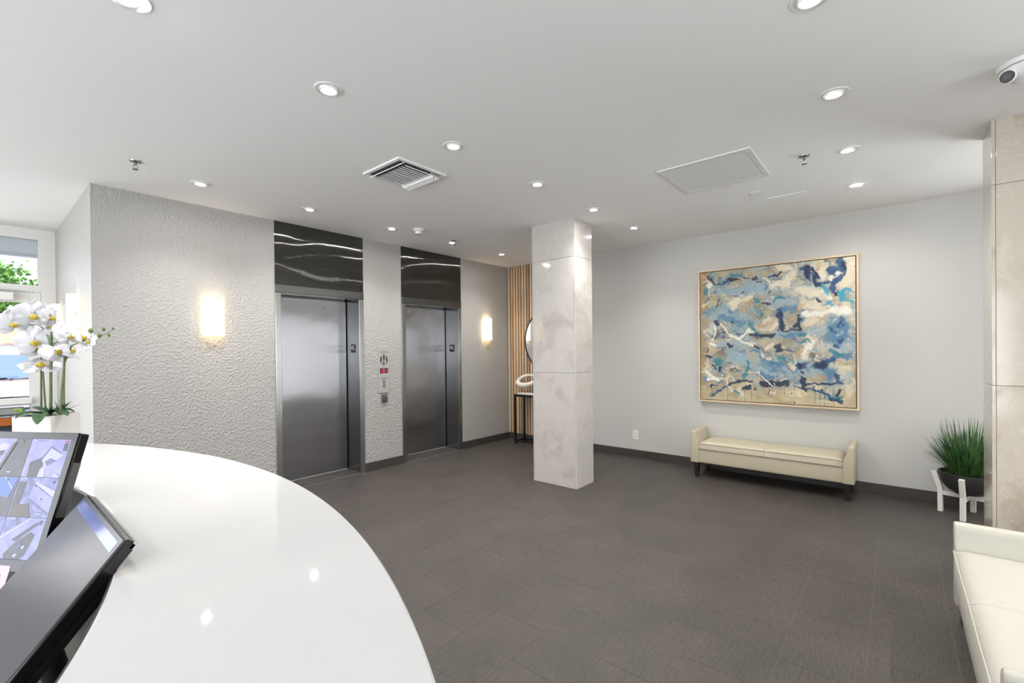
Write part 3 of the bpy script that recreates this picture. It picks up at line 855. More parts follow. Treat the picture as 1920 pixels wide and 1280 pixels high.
# flowing under-painting: many small marks laid along a swirling field
flow = fbm(5, 2); reg = fbm(6, 2)
PALB = [(sky, 6), (mid, 5), (deep, 4), (navy, 3), (grey, 8), (cream, 5), (beige, 5), (khaki, 4), (C_(112, 138, 146), 7), (teal, 1.6), (C_(182, 148, 108), 3.5), (white, 2)]
PALE = [(beige, 6), (khaki, 6), (cream, 4), (grey, 3), (C_(196, 160, 122), 2), (sky, 1)]
def pick(pal):
    w = np.array([p[1] for p in pal], float); return pal[rs.choice(len(pal), p=w / w.sum())][0]
def inv(u, v):
    q = np.linalg.inv(Hm) @ np.array([u, v, 1.0]); return q[:2] / q[2]
for i in range(620):
    cu, cv = rs.uniform(.02, .98), rs.uniform(.02, .98)
    inner = cv < .86 and .05 < cu < .93 and cv > .04
    f_ = flow[int(cv * (NP - 1)), int(cu * (NP - 1))]; a_ = f_ * 9 + rs.uniform(-.5, .5)
    L_ = rs.uniform(.012, .055) * (1 if inner else .8)
    P0 = inv(cu - L_ * math.cos(a_), cv - L_ * .7 * math.sin(a_)); P1 = inv(cu, cv + L_ * .25); P2 = inv(cu + L_ * math.cos(a_), cv + L_ * .7 * math.sin(a_))
    stroke(pick(PALB if inner else PALE), [tuple(P0), tuple(P1), tuple(P2)], rs.uniform(5, 20), rs.uniform(.35, .8), 1.5, rs.uniform(.3, .8))
ridge = fbm(5, 3)
for lv, col, wd, op in ((.46, deep, .006, .5), (.52, white, .005, .6), (.57, C_(90, 110, 130), .006, .5), (.41, sky, .008, .5)):
    PC = lerp(PC, col, (1 - sm_(np.abs(ridge - lv), wd * .4, wd * 1.6)) * op * (sm_(.88 - V, 0, .08)) * sm_(tex, .3, .6))
# soft washes
for p, w in (([(250, 540), (430, 560)], 55), ([(300, 480)], 60), ([(450, 290), (620, 310)], 34), ([(250, 320), (560, 330)], 36), ([(680, 670), (1000, 660)], 34), ([(560, 830), (660, 930)], 40), ([(880, 950), (1050, 930)], 40), ([(1120, 560), (1180, 760)], 75), ([(420, 880), (600, 930)], 45), ([(900, 330)], 60), ([(640, 420), (760, 420)], 50), ([(450, 780), (560, 830)], 26), ([(1090, 960)], 55), ([(330, 830), (420, 860)], 45)): S(sky, p, w, .75, 1.6, .8)
for p, w in (([(240, 560), (440, 575)], 26), ([(1100, 590), (1070, 700), (1180, 690)], 42), ([(1150, 560), (1190, 650)], 26), ([(690, 690), (880, 675)], 24), ([(580, 300), (650, 290)], 18), ([(560, 850), (650, 920)], 24), ([(690, 920)], 42), ([(860, 490), (700, 480)], 22), ([(250, 260), (330, 250)], 22), ([(1100, 830), (1230, 800)], 16), ([(150, 480)], 30), ([(310, 510), (350, 500)], 20), ([(1040, 990), (1130, 950)], 30), ([(490, 800), (610, 850)], 14), ([(960, 900), (1080, 930)], 26), ([(650, 990), (560, 960)], 26)): S(mid, p, w, .85, 1.4, .6)
for p, w in (([(340, 430)], 46), ([(330, 410), (450, 390)], 26), ([(370, 440), (350, 480)], 22), ([(760, 290), (800, 200)], 36), ([(640, 300), (780, 300)], 22), ([(1000, 220)], 42), ([(950, 370), (870, 340)], 42), ([(930, 560)], 44), ([(1190, 260)], 60), ([(1180, 170), (1230, 120)], 30), ([(860, 430), (1000, 470)], 30), ([(930, 720), (890, 800)], 34), ([(900, 250)], 20), ([(700, 160), (780, 150)], 26), ([(600, 560), (640, 600)], 26), ([(780, 900)], 26), ([(630, 770)], 20), ([(580, 830)], 18)): S(cream, p, w, .9, 1.3, .5)
for p, w in (([(880, 505), (1050, 515), (1200, 480)], 18), ([(1080, 490), (1210, 480)], 24), ([(940, 740), (870, 820)], 16), ([(1010, 360), (1060, 390)], 16)): S(white, p, w, .95, .9, .5)
for p, w in (([(470, 210)], 22), ([(580, 210), (620, 190)], 16), ([(690, 200)], 20), ([(420, 430), (450, 420)], 22), ([(790, 540)], 34), ([(760, 580), (720, 600)], 22), ([(850, 440), (830, 490)], 24), ([(1000, 165)], 14), ([(1060, 310)], 14), ([(860, 800), (820, 820)], 24), ([(620, 570), (560, 600)], 22), ([(900, 990), (1030, 990)], 22), ([(1120, 990)], 18), ([(380, 480)], 16)): S(C_(184, 152, 112), p, w, .7, 1.3, .6)
for p, w in (([(330, 218), (390, 218)], 14), ([(120, 330), (120, 350)], 26), ([(490, 390), (530, 420)], 14), ([(650, 410), (690, 380), (720, 390)], 12), ([(555, 505)], 17), ([(870, 735), (900, 710), (920, 740)], 9), ([(840, 745), (890, 740)], 7), ([(860, 775)], 8), ([(1090, 795), (1150, 815)], 15), ([(440, 880), (435, 1000)], 18), ([(720, 850), (690, 850)], 22), ([(620, 885), (640, 890)], 12), ([(240, 860)], 40), ([(800, 1110)], 8), ([(350, 1090), (400, 1100)], 9), ([(1050, 1110), (1140, 1140)], 15), ([(860, 680), (900, 680)], 13), ([(490, 590)], 30)): S(teal, p, w, .85, .9, .4)
for p, w in (([(1010, 300), (1040, 370)], 20), ([(1160, 360), (1200, 335), (1250, 350)], 14), ([(1160, 400), (1250, 430)], 12), ([(1170, 350), (1170, 410)], 22), ([(1040, 430), (1060, 455)], 15), ([(690, 570), (720, 575)], 10)): S(cyan, p, w, .9, .9, .45)
for p, w in (([(1090, 210), (1170, 170)], 30), ([(1170, 160), (1180, 220), (1110, 280)], 16), ([(1150, 105), (1150, 140)], 14), ([(1110, 270), (1095, 330), (1110, 370)], 20), ([(870, 165), (940, 165)], 18), ([(890, 190), (910, 250)], 22), ([(930, 200), (975, 250), (975, 310)], 14), ([(985, 290), (1070, 270)], 12), ([(1010, 885)], 50), ([(1030, 870), (1110, 855)], 24), ([(830, 885), (880, 880)], 26), ([(1170, 700)], 22), ([(1150, 745)], 18), ([(1080, 1125), (1160, 1170)], 12), ([(180, 1130), (270, 1070), (330, 1040)], 12), ([(680, 490), (700, 620)], 22), ([(1090, 640), (1070, 620)], 12), ([(1130, 540), (1140, 600)], 9), ([(1140, 960), (1150, 1030)], 18), ([(800, 1060), (1000, 1080), (1130, 1150)], 7)): S(deep, p, w, .95, 1.0, .35)
for p, w in (([(145, 235), (185, 255), (200, 275)], 9), ([(200, 280), (270, 275), (320, 245)], 7), ([(330, 245), (370, 248)], 14), ([(410, 235), (440, 245), (470, 235)], 6), ([(500, 240), (520, 235)], 15), ([(520, 262), (540, 268)], 6), ([(620, 240), (650, 225), (700, 200)], 10), ([(405, 350), (425, 350)], 6), ([(900, 160), (900, 235)], 17), ([(940, 175), (965, 220)], 11), ([(960, 240), (985, 300)], 17), ([(1180, 150), (1195, 190)], 10), ([(1130, 340), (1120, 380)], 12), ([(235, 405), (225, 440), (215, 470)], 6), ([(550, 440), (610, 432)], 8), ([(620, 345)], 10), ([(690, 500), (705, 640)], 15), ([(700, 640), (860, 635)], 10), ([(840, 520), (850, 620)], 15), ([(800, 610), (830, 590)], 18), ([(490, 662), (650, 668)], 11), ([(560, 670), (640, 680)], 15), ([(200, 580), (215, 600)], 18), ([(335, 580)], 15), ([(215, 640)], 12), ([(385, 655)], 9), ([(670, 760), (690, 790)], 24), ([(520, 760), (540, 780)], 11), ([(320, 740)], 22), ([(150, 770), (145, 795)], 6), ([(150, 822), (185, 828)], 14), ([(1010, 885)], 34), ([(850, 885)], 20), ([(580, 1045), (640, 1035), (760, 1040)], 24), ([(330, 1030), (440, 1022), (480, 1030)], 10), ([(440, 1080), (470, 1060)], 16), ([(860, 1000), (870, 1060), (900, 1075)], 17), ([(880, 1025), (1000, 1040), (1130, 1020)], 9), ([(1140, 1080), (1130, 1120)], 10), ([(1090, 1145), (1160, 1185)], 7), ([(200, 880), (215, 930)], 7), ([(250, 910), (245, 940)], 12), ([(180, 1070), (185, 1050)], 9), ([(190, 1055), (240, 1040)], 5), ([(615, 1080), (618, 1115)], 6), ([(860, 945), (865, 960)], 7), ([(820, 1180)], 6), ([(510, 1070), (520, 1085)], 5), ([(270, 655)], 8), ([(960, 415), (1000, 420)], 10)): S(navy, p, w, .95, .8, .3)
for p, w in (([(240, 600), (330, 665), (395, 700), (500, 755)], 7), ([(330, 665), (400, 690)], 14), ([(395, 695), (470, 635), (500, 640)], 10), ([(470, 630)], 15), ([(190, 610), (205, 650), (185, 710), (210, 750)], 7), ([(140, 945), (230, 1010)], 12), ([(160, 1000), (230, 990)], 16), ([(240, 1010), (260, 985)], 8), ([(240, 1000), (330, 985)], 4), ([(300, 1000), (295, 1040), (340, 1080)], 5), ([(340, 1095)], 11), ([(530, 950)], 11), ([(540, 960), (600, 1010), (650, 1055)], 4), ([(665, 1030), (668, 1050)], 4), ([(440, 960), (530, 948)], 4), ([(710, 1015), (740, 1010)], 7), ([(570, 230), (640, 280), (700, 310)], 5), ([(150, 300), (170, 280)], 14), ([(150, 330), (155, 380)], 5), ([(1130, 215)], 14), ([(1090, 240)], 16), ([(170, 740), (210, 745)], 9)): S(white * .93, p, w, .95, .7, .3)
for i in range(70):
    S(white, [(rs.uniform(110, 1240), rs.uniform(240, 1080))], rs.uniform(2.5, 6), .8, .3, .3)
for x, y0 in ((300, 1040), (365, 1050), (432, 1060), (480, 1050), (960, 1070), (1000, 1085), (1032, 1090), (1100, 1020), (1100, 600), (730, 930), (1040, 1060)):
    S(teal * .8, [(x, y0), (x + 1, min(1196, y0 + rs.uniform(90, 190)))], 2.6, .7, .12, .5)
PC = PC * (0.93 + .14 * tex[..., None])
me = bpy.data.meshes.new('canvas')
ys = np.linspace(PY1 - fwid - .008, PY0 + fwid + .008, NP); zs = np.linspace(PZ1 - fwid - .008, PZ0 + fwid + .008, NP)
YY, ZZ = np.meshgrid(ys, zs)
relief = (tex - .5) * .0012
XX = XW - dpt + .006 + relief
org = Vector((XW - dpt + .006, (PY0 + PY1) / 2, PZ0 + fwid))
co = np.stack([XX - org.x, YY - org.y, ZZ - org.z], -1).reshape(-1, 3)
idx = np.arange(NP * NP).reshape(NP, NP)
quads = np.stack([idx[:-1, :-1], idx[1:, :-1], idx[1:, 1:], idx[:-1, 1:]], -1).reshape(-1, 4)
me.from_pydata(co.tolist(), [], quads.tolist())
att = me.color_attributes.new('paint', 'FLOAT_COLOR', 'POINT')
att.data.foreach_set('color', np.concatenate([np.clip(PC, 0, 1).reshape(-1, 3), np.ones((NP * NP, 1))], 1).ravel())
for p in me.polygons: p.use_smooth = True
tm = NT('abstract_paint'); ca = tm('VertexColor'); ca.layer_name = 'paint'
tm.link(ca.outputs['Color'], tm.b.inputs['Base Color']); tm.b.inputs['Roughness'].default_value = .45
me.materials.append(tm.m)
o = bpy.data.objects.new('canvas', me); COL.objects.link(o); o.parent = t; o.location = org - ORG[t.name]; ORG[o.name] = org
MB().box(XW - dpt + .009, XW - .0125, PY0 + fwid + .008, PY1 - fwid - .008, PZ0 + fwid + .008, PZ1 - fwid - .008).build('stretcher', MAT['slat_back'], t)

# ================================================================== CEILING FITTINGS
def downlight(x, y, label, tilt=0.0, tdir=0.0, dim=False, power=56):
    t = thing('downlight', (x, y, HC), label, 'downlight', 'recessed ceiling downlights')
    MB().lathe((x, y, HC), [(.047, -.002), (.070, -.004), (.073, -.001), (.073, 0), (.047, 0), (.047, -.002)], 32, cap=False).build('trim', MAT['white'], t, smooth=True)
    T = Matrix.Translation((x, y, HC - .006)) @ Matrix.Rotation(tdir, 4, 'Z') @ Matrix.Rotation(tilt, 4, 'Y')
    MB().lathe((0, 0, 0), [(.027, .002), (.034, -.003), (.046, -.004), (.046, .004), (.027, .004), (.027, .002)], 28, cap=False, T=T).build('gimbal', MAT['white'], t, smooth=True)
    MB().lathe((0, 0, 0), [(.0268, .0005), (.0268, .003)], 20, T=T).build('lens', MAT['lens_dim'] if dim else MAT['lens'], t)
    d = T.to_3x3() @ Vector((0, 0, -1))
    l = lamp('led_beam', 'SPOT', Vector((0, 0, -.016)), power, (1, .975, .94), parent=t, spot_size=R(120), spot_blend=.9, shadow_soft_size=.03)
    l.rotation_euler = d.to_track_quat('-Z', 'Y').to_euler()
    return t
ordn = ['first', 'second', 'third', 'fourth', 'fifth', 'sixth']
for i, x in enumerate((1.265, 2.195, 3.155, 4.09, 5.07)):
    downlight(x, 4.44, '%s recessed downlight from the left in the row along the elevator wall' % ordn[i])
for i, x in enumerate((0.43, 1.267, 2.176, 3.14, 4.085, 5.015)):
    downlight(x, 2.338, '%s recessed downlight from the left in the middle row over the lobby' % ordn[i], tilt=R(-14) if i == 0 else 0)
for i, x in enumerate((2.218, 3.129, 4.077, 5.025)):
    downlight(x, 0.262, ('downlight cut off by the top edge of the photo', 'large right-hand downlight nearest the dome camera', 'downlight close beside the right sprinkler head', 'dim turned downlight nearest the painting wall')[i],
              tilt=R(-24) if i == 3 else 0, dim=(i == 3), power=26 if i == 3 else 58)
for i, (x, y) in enumerate(((.3, -1.83), (2.2, -1.83), (3.2, -1.83), (5.03, -1.83), (-1.6, 2.338), (-1.6, .262), (-1.6, 4.44), (-.6, 6.3))):  # unseen downlights added to light the rear, desk side and entrance
    downlight(x, y, 'added unseen downlight ' + ('behind the camera at the left', 'behind the camera over the added rear window', 'behind the ivory bench', 'behind the pillar by the right wall', 'left of the desk in the middle row', 'left of the desk in the near row', 'left of the desk level with the elevators', 'inside the entrance door')[i])

def sprinkler(x, y, label):
    t = thing('sprinkler', (x, y, HC), label, 'sprinkler', 'ceiling sprinkler heads')
    MB().lathe((x, y, HC), [(.012, -.012), (.034, -.006), (.036, 0)], 20).build('escutcheon', MAT['brass'], t, smooth=True)
    m = MB().lathe((x, y, HC), [(.009, -.030), (.011, -.010)], 10)
    for s in (-1, 1): m.tube([(x + s * .006, y, HC - .03), (x + s * .014, y, HC - .042), (x + s * .004, y, HC - .058)], .003, 6)
    m.build('body', MAT['brass'], t, smooth=True)
    MB().lathe((x, y, HC), [(.019, -.062), (.019, -.059), (.006, -.057)], 14).build('deflector', MAT['brass'], t)
sprinkler(.808, 4.274, 'sprinkler head near the corner of the embossed wall')
sprinkler(4.018, 4.319, 'sprinkler head above the elevator by the slat panel')
sprinkler(3.991, .515, 'sprinkler head beside the return grille')
t = thing('smoke_detector', (3.389, 4.246, HC), 'round white smoke detector on the ceiling between the elevators', 'smoke detector')
MB().lathe((3.389, 4.246, HC), [(.040, -.030), (.052, -.022), (.062, -.016), (.062, 0)], 28).build('base', MAT['white'], t, smooth=True)
MB().lathe((3.389, 4.246, HC), [(.018, -.062), (.034, -.056), (.042, -.030)], 24).build('head', MAT['white'], t, smooth=True)
m = MB()
for k in range(8):
    a = k * PI / 4
    m.box(3.389 + .031 * math.cos(a) - .004, 3.389 + .031 * math.cos(a) + .004, 4.246 + .031 * math.sin(a) - .004, 4.246 + .031 * math.sin(a) + .004, HC - .0605, HC - .050)
m.build('vent_slots', MAT['ink'], t)

# supply diffuser
vx0, vx1, vy0, vy1 = 2.030, 2.492, 2.762, 3.232
t = thing('air_diffuser', ((vx0 + vx1) / 2, (vy0 + vy1) / 2, HC), 'white square ceiling air diffuser with angled louvres', 'air vent')
fr = MB(); fwv = .028
fr.box(vx0, vx1, vy0, vy0 + fwv, HC - .012, HC).box(vx0, vx1, vy1 - fwv, vy1, HC - .012, HC).box(vx0, vx0 + fwv, vy0 + fwv, vy1 - fwv, HC - .012, HC).box(vx1 - fwv, vx1, vy0 + fwv, vy1 - fwv, HC - .012, HC)
fr.build('frame', MAT['white'], t)
MB().box(vx0 + fwv, vx1 - fwv, vy0 + fwv, vy1 - fwv, HC - .003, HC - .0005).build('throat', MAT['ink'], t)
def blade(axis, a0, a1, c, w, ang):
    if axis == 'y': T = Matrix.Translation((c, (a0 + a1) / 2, HC - .018)) @ Matrix.Rotation(ang, 4, 'Y'); return MB().box(-w, w, -(a1 - a0) / 2, (a1 - a0) / 2, -.003, .003, T=T)
    T = Matrix.Translation(((a0 + a1) / 2, c, HC - .018)) @ Matrix.Rotation(ang, 4, 'X'); return MB().box(-(a1 - a0) / 2, (a1 - a0) / 2, -w, w, -.003, .003, T=T)
blade('y', vy0 + .03, vy1 - .03, vx0 + .062, .022, R(-35)).build('louvre', MAT['white'], t)
for k in range(3): blade('y', vy0 + .05, vy1 - .03, vx1 - .045 - .028 * k, .017, R(60)).build('louvre', MAT['white'], t)
blade('x', vx0 + .10, vx1 - .12, vy0 + .058, .018, R(35)).build('louvre', MAT['white'], t)
for k in range(11): blade('x', vx0 + .098, vx1 - .125, vy0 + .095 + .0305 * k, .0105, R(24) if k > 4 else R(40)).build('louvre', MAT['white'], t)

# return grille
gx0, gx1, gy0, gy1 = 3.552, 4.224, .784, 1.458
t = thing('return_grille', ((gx0 + gx1) / 2, (gy0 + gy1) / 2, HC), 'large square white return air grille in the ceiling', 'air vent')
fr = MB(); q = .034
fr.box(gx0, gx1, gy0, gy0 + q, HC - .010, HC).box(gx0, gx1, gy1 - q, gy1, HC - .010, HC).box(gx0, gx0 + q, gy0 + q, gy1 - q, HC - .010, HC).box(gx1 - q, gx1, gy0 + q, gy1 - q, HC - .010, HC)
fr.build('frame', MAT['grille'], t)
MB().box(gx0 + q, gx1 - q, gy0 + q, gy1 - q, HC - .0025, HC - .0005).build('throat', MAT['grille'], t)
lv = MB()
for k in range(46):
    x = gx0 + q + .007 + k * .01315
    lv.add([(x - .006, gy0 + q, HC - .004), (x - .006, gy1 - q, HC - .004), (x + .0058, gy1 - q, HC - .008), (x + .0058, gy0 + q, HC - .008)], [(0, 1, 2, 3)])
tag(lv.build('fine_louvres', MAT['grille'], t), kind='stuff')
t = thing('ceiling_plate', (4.64, .975, HC), 'small square white cover plate on the ceiling beyond the return grille', 'cover plate')
MB().box(4.585, 4.695, .92, 1.03, HC - .006, HC, bevel=.002, seg=1).build('cover', MAT['grille'], t)
MB().box(4.60, 4.68, .935, 1.015, HC - .0075, HC - .0055).build('inset', MAT['ceiling'], t)
t = thing('access_panel', (4.99, .78, HC), 'faint flush white access panel in the ceiling near the painting wall', 'access panel')
MB().box(4.88, 5.10, .62, .93, HC - .004, HC, bevel=.001, seg=1).build('door', MAT['ceiling'], t)
MB().box(4.895, 5.085, .635, .915, HC - .0055, HC - .0035).build('inset', MAT['ceiling'], t)

# dome security camera
dc = Vector((3.43, -.51, HC))
t = thing('security_camera', dc, 'white turret security camera on the ceiling above the pillar', 'security camera')
MB().lathe(dc, [(.108, -.022), (.112, -.012), (.112, 0)], 40).build('mount', MAT['white'], t, smooth=True)
MB().lathe(dc, [(.03, -.082), (.062, -.073), (.088, -.052), (.102, -.026)], 40).build('shell', MAT['white'], t, smooth=True)
d = (Vector((3.352, -.415, HC - .085)) - dc).normalized()
lens_dir = (Vector((0.4, 0.0, 1.6)) - Vector((3.36, -.425, HC - .08))).normalized()
ball = MB(); prof = [(.034 * math.sin(a) + .0001, -.034 * math.cos(a)) for a in [PI * i / 12 for i in range(13)]]
bc = Vector((3.372, -.432, HC - .066))
ball.lathe(bc, prof, 24); bo = ball.build('ball', MAT['white'], t, smooth=True)
zq = lens_dir.to_track_quat('Z', 'Y').to_matrix().to_4x4()
TL = Matrix.Translation(bc) @ zq
ln_ = MB().lathe((0, 0, 0), [(.027, .022), (.027, .036), (.024, .037)], 28, T=TL).build('lens_ring', MAT['darkplastic'], bo)
MB().box(-.013, .013, -.013, .013, .0368, .0385, T=TL).build('sensor_window', MAT['keypad'], bo)
tx = MB()
text_mesh(tx, 'LTS', .020, frame_T(dc + Vector((-.072, -.012, -.066)), Vector((.0, -1, 0)).normalized(), Vector((.72, 0, .69)), Vector((-.69, 0, -.72))), .004)
tx.build('brand_lettering', MAT['ink'], t)
MB().lathe(dc + Vector((-.108, -.02, -.013)), [(.003, 0), (.003, .004)], 8).build('screw_hole', MAT['ink'], t)

# ================================================================== RECEPTION DESK
DC = (-1.856, 1.60); RO, RI = 2.508, 2.085; A0, A1 = R(-33.5), R(72)
t = thing('reception_desk', (DC[0] + 2.3, DC[1], 0), 'curved reception desk with a glossy white quartz counter', 'reception desk')
def arc_slab(r0, r1, z0, z1, a0, a1, n=64, bevel=0):
    m = MB(); vs = []; fs = []
    e = .004
    prof = [(r0, z0), (r1, z0), (r1, z1 - e), (r1 - e, z1), (r0 + e, z1), (r0, z1 - e)]
    k = len(prof)
    for i in range(n + 1):
        a = a0 + (a1 - a0) * i / n
        for r, z in prof: vs.append((DC[0] + r * math.cos(a), DC[1] + r * math.sin(a), z))
    for i in range(n):
        for j in range(k): fs.append((i * k + j, i * k + (j + 1) % k, (i + 1) * k + (j + 1) % k, (i + 1) * k + j))
    fs.append(tuple(range(k))[::-1]); fs.append(tuple(n * k + j for j in range(k)))
    return m.add(vs, fs)
arc_slab(RI, RO, 1.07, 1.10, A0, A1, 96).build('countertop', MAT['quartz'], t, smooth=True, angle=30)
arc_slab(RI - .003, RI - .0002, 1.06, 1.094, A0, A1, 96).build('inner_edge_dark', MAT['desk_dark'], t, smooth=True, angle=30)  # thin dark strip over the countertop's inner edge
arc_slab(2.40, 2.43, 0.0, 1.07, A0 + .02, A1 - .02).build('front_panel', MAT['desk_panel'], t, smooth=True, angle=30)
arc_slab(RI + .012, RI + .03, .76, 1.07, A0 + .02, A1 - .02).build('inner_apron', MAT['desk_dark'], t, smooth=True, angle=30)
arc_slab(1.42, 2.398, .72, .758, A0 + .02, A1 - .02).build('worktop', MAT['desk_top'], t, smooth=True, angle=30)
for a in (A0 + .05, R(5), R(38), A1 - .05):
    T = Matrix.Translation((DC[0], DC[1], 0)) @ Matrix.Rotation(a, 4, 'Z')
    MB().box(1.5, 2.39, -.015, .015, 0, .72, T=T).build('support', MAT['desk_panel'], t)

# ------------------------------------------------------------ CCTV monitor
u = Vector((.524, -.852, 0)).normalized()            # screen right as seen by the operator
nh = Vector((-.852, -.524, 0)).normalized()
tl = R(17.7)
nrm = (nh * math.cos(tl) + Vector((0, 0, 1)) * math.sin(tl)).normalized()
vup = nrm.cross(u).normalized() if nrm.cross(u).z > 0 else -nrm.cross(u).normalized()
TR = Vector((.187, 1.642, 1.294))
MW, MH, TKN = .405, .335, .028
T1 = frame_T(TR, u, vup, nrm)        # local: x right, y up, z out of the screen; origin top-right front corner
t = thing('cctv_monitor', (TR - u * .2 - nrm * .06).to_tuple()[:2] + (.758,), 'black monitor showing a grid of blue security camera views', 'monitor')
bez = .017
MB().box(-MW, 0, -MH, 0, -TKN, -.003, bevel=.004, T=T1).build('housing', MAT['blackgloss'], t)
bz = MB()
bz.box(-MW, 0, -bez, 0, -.003, .0015, T=T1).box(-MW, 0, -MH, -MH + .026, -.003, .0015, T=T1).box(-MW, -MW + bez, -MH + .026, -bez, -.003, .0015, T=T1).box(-bez, 0, -MH + .026, -bez, -.003, .0015, T=T1)
bz.build('bezel', MAT['blackgloss'], t)
MB().box(-MW + .06, -.06, -MH + .05, -.05, -TKN - .03, -TKN, bevel=.012, T=T1).build('rear_case', MAT['darkplastic'], t)
MB().box(.0002, .0022, -.21, -.075, -TKN + .003, -.006, T=T1).build('side_vent', MAT['keypad'], t)
so = MB().box(-MW + bez, -bez, -MH + .026, -bez, -.003, -.0012, T=T1).build('screen', MAT['sign_black'], t)
def emis(name, rgb, s):
    s *= .75
    q = plain(name, tuple(int(c * .15) for c in rgb), .25, emit=rgb, estr=s); q.cycles.emission_sampling = 'NONE'; return q
def m_view(name, c0, c1, c2, seed):
    q = NT(name); n = q('TexNoise', Scale=26, Detail=5, Distortion=.8)
    mp = q.coord((1, 1, 1)); ad = q('VectorMath', operation='ADD'); ad.inputs[1].default_value = (seed * 3.7, seed, 0); q.link(mp, ad.inputs[0]); q.link(ad.outputs[0], n.inputs['Vector'])
    c = q.ramp(n.outputs['Fac'], [(.36, s2l(c0)), (.5, s2l(c1)), (.64, s2l(c2))])
    q.link(c, q.b.inputs['Emission Color']); q.b.inputs['Emission Strength'].default_value = .68
    q.b.inputs['Base Color'].default_value = (.01, .01, .015, 1); q.b.inputs['Roughness'].default_value = .2; q.m.cycles.emission_sampling = 'NONE'
    return q.m
V_LAV = m_view('view_lavender', (138, 140, 216), (152, 154, 228), (170, 172, 240), 1)
V_BLUE = m_view('view_blue', (74, 84, 150), (112, 120, 196), (150, 156, 222), 2)
V_DARK = m_view('view_dark', (20, 22, 30), (38, 38, 52), (66, 62, 88), 3)
E_W = emis('view_white', (206, 206, 240), .9); E_D = emis('view_shade', (44, 46, 70), .8); E_M = emis('view_midblue', (96, 102, 168), .85)
E_O = emis('view_orange', (190, 110, 50), .7); E_G = emis('view_green', (46, 110, 90), .6); E_R = emis('view_red', (206, 70, 110), .8); E_B = emis('view_azure', (60, 120, 210), .9); E_BR = emis('view_brown', (86, 66, 60), .7)
sw, sh = (MW - 2 * bez) / 3, (MH - bez - .026) / 3
def tilepos(r, c): return (-MW + bez + c * sw, -bez - r * sh)     # left, top
def view(r, c, base, shapes):
    x, y = tilepos(r, c); g = .0006
    o = MB().box(x + g, x + sw - g, y - sh + g, y - g, -.0012, -.0008, T=T1).build('camera_view', base, so)
    for k, (mat, poly) in enumerate(shapes):
        z = -.0008 + .00012 * k
        m = MB().prism([(x + g + (sw - 2 * g) * min(1, max(0, px)), y - g - (sh - 2 * g) * min(1, max(0, py))) for px, py in poly], 'z', z, z + .0003, T=T1)
        m.build('picture_shape', mat, o)
rect = lambda a, b, c, d: [(a, b), (c, b), (c, d), (a, d)]
view(0, 2, V_LAV, [(E_D, [(.12, .62), (.38, .5), (.48, .62), (.40, 1), (.16, 1)]), (E_M, [(.38, .5), (.55, .18), (.85, .36), (.52, .62)]), (E_W, [(.42, .56), (.56, .24), (.92, .42), (.55, .78)]), (E_M, [(.50, .60), (.62, .50), (.78, .56), (.58, .72)]),
                   (E_W, [(.44, .78), (.55, .74), (.60, 1), (.42, 1)]), (E_D, rect(.86, .10, .95, .30)), (E_R, rect(.86, .03, .94, .09)), (E_W, rect(.04, .04, .16, .06)), (E_M, rect(.18, .045, .42, .06)), (E_W, [(.80, 1), (.84, .88), (.95, .96), (.98, 1)])])
view(1, 2, V_BLUE, [(E_D, [(.03, .12), (.22, .12), (.20, .75), (.03, .9)]), (E_BR, [(.03, .72), (.42, .66), (.58, 1), (.03, 1)]), (E_W, [(.44, .10), (1, .34), (1, .50), (.46, .16)]), (V_LAV, [(.42, .18), (1, .52), (1, .88), (.62, .84), (.40, .5)]), (E_M, [(.40, .52), (.95, .86), (.94, .92), (.38, .58)]), (E_D, rect(.86, .08, .91, .14)), (E_W, rect(.05, .03, .22, .05)), (E_W, rect(.70, .90, .82, .92)), (E_D, rect(.46, .2, .48, .24)), (E_D, rect(.70, .52, .73, .57))])
view(2, 2, V_BLUE, [(V_LAV, [(0, .45), (.6, 0), (1, 0), (1, .3), (.6, 1), (0, 1)]), (E_W, [(0, .50), (.62, .0), (.65, .0), (0, .56)]), (E_D, [(.30, .55), (.80, .10), (.85, .14), (.42, .58)]), (V_DARK, [(.22, .9), (.40, .62), (.72, .34), (.86, .42), (.76, .84), (.60, 1), (.26, 1)]), (E_W, [(.46, .92), (.52, .86), (.55, .9), (.49, .96)]), (E_W, [(.6, .7), (.66, .66), (.67, .72), (.62, .76)]), (E_M, [(.5, .7), (.58, .6), (.6, .66), (.53, .76)]), (V_LAV, [(.92, .1), (1, .1), (1, 1), (.72, 1)]), (E_W, rect(.04, .03, .26, .05)), (E_D, rect(.86, .06, .92, .16))])
view(0, 1, V_DARK, [(V_LAV, [(0, 0), (.62, 0), (.30, 1), (0, 1)]), (E_D, [(0, .28), (.40, .34), (.20, .9), (0, .85)]), (E_W, [(.18, .2), (.30, .12), (.46, .16), (.44, .30), (.28, .34), (.16, .28)]), (E_W, [(0, .42), (.36, .48), (.36, .50), (0, .44)]), (E_W, [(0, .6), (.30, .66), (.30, .68), (0, .62)]), (E_BR, [(.56, .1), (.64, .1), (.42, .9), (.34, .9)]), (E_W, rect(.62, .88, .74, .91)), (E_O, rect(.74, .05, .80, .08))])
view(1, 1, V_DARK, [(E_B, [(.52, .02), (.98, .02), (.88, .55), (.5, .45)]), (E_W, [(.62, .0), (.64, 0), (.92, .3), (.90, .32)]), (E_D, rect(.70, .05, .76, .12)), (E_O, [(.1, .3), (.45, .36), (.5, .5), (.08, .46)]), (E_G, rect(.15, .58, .36, .86)), (E_W, rect(.16, .88, .40, .90)), (E_BR, [(.0, .05), (.40, .05), (.38, .2), (0, .26)])])
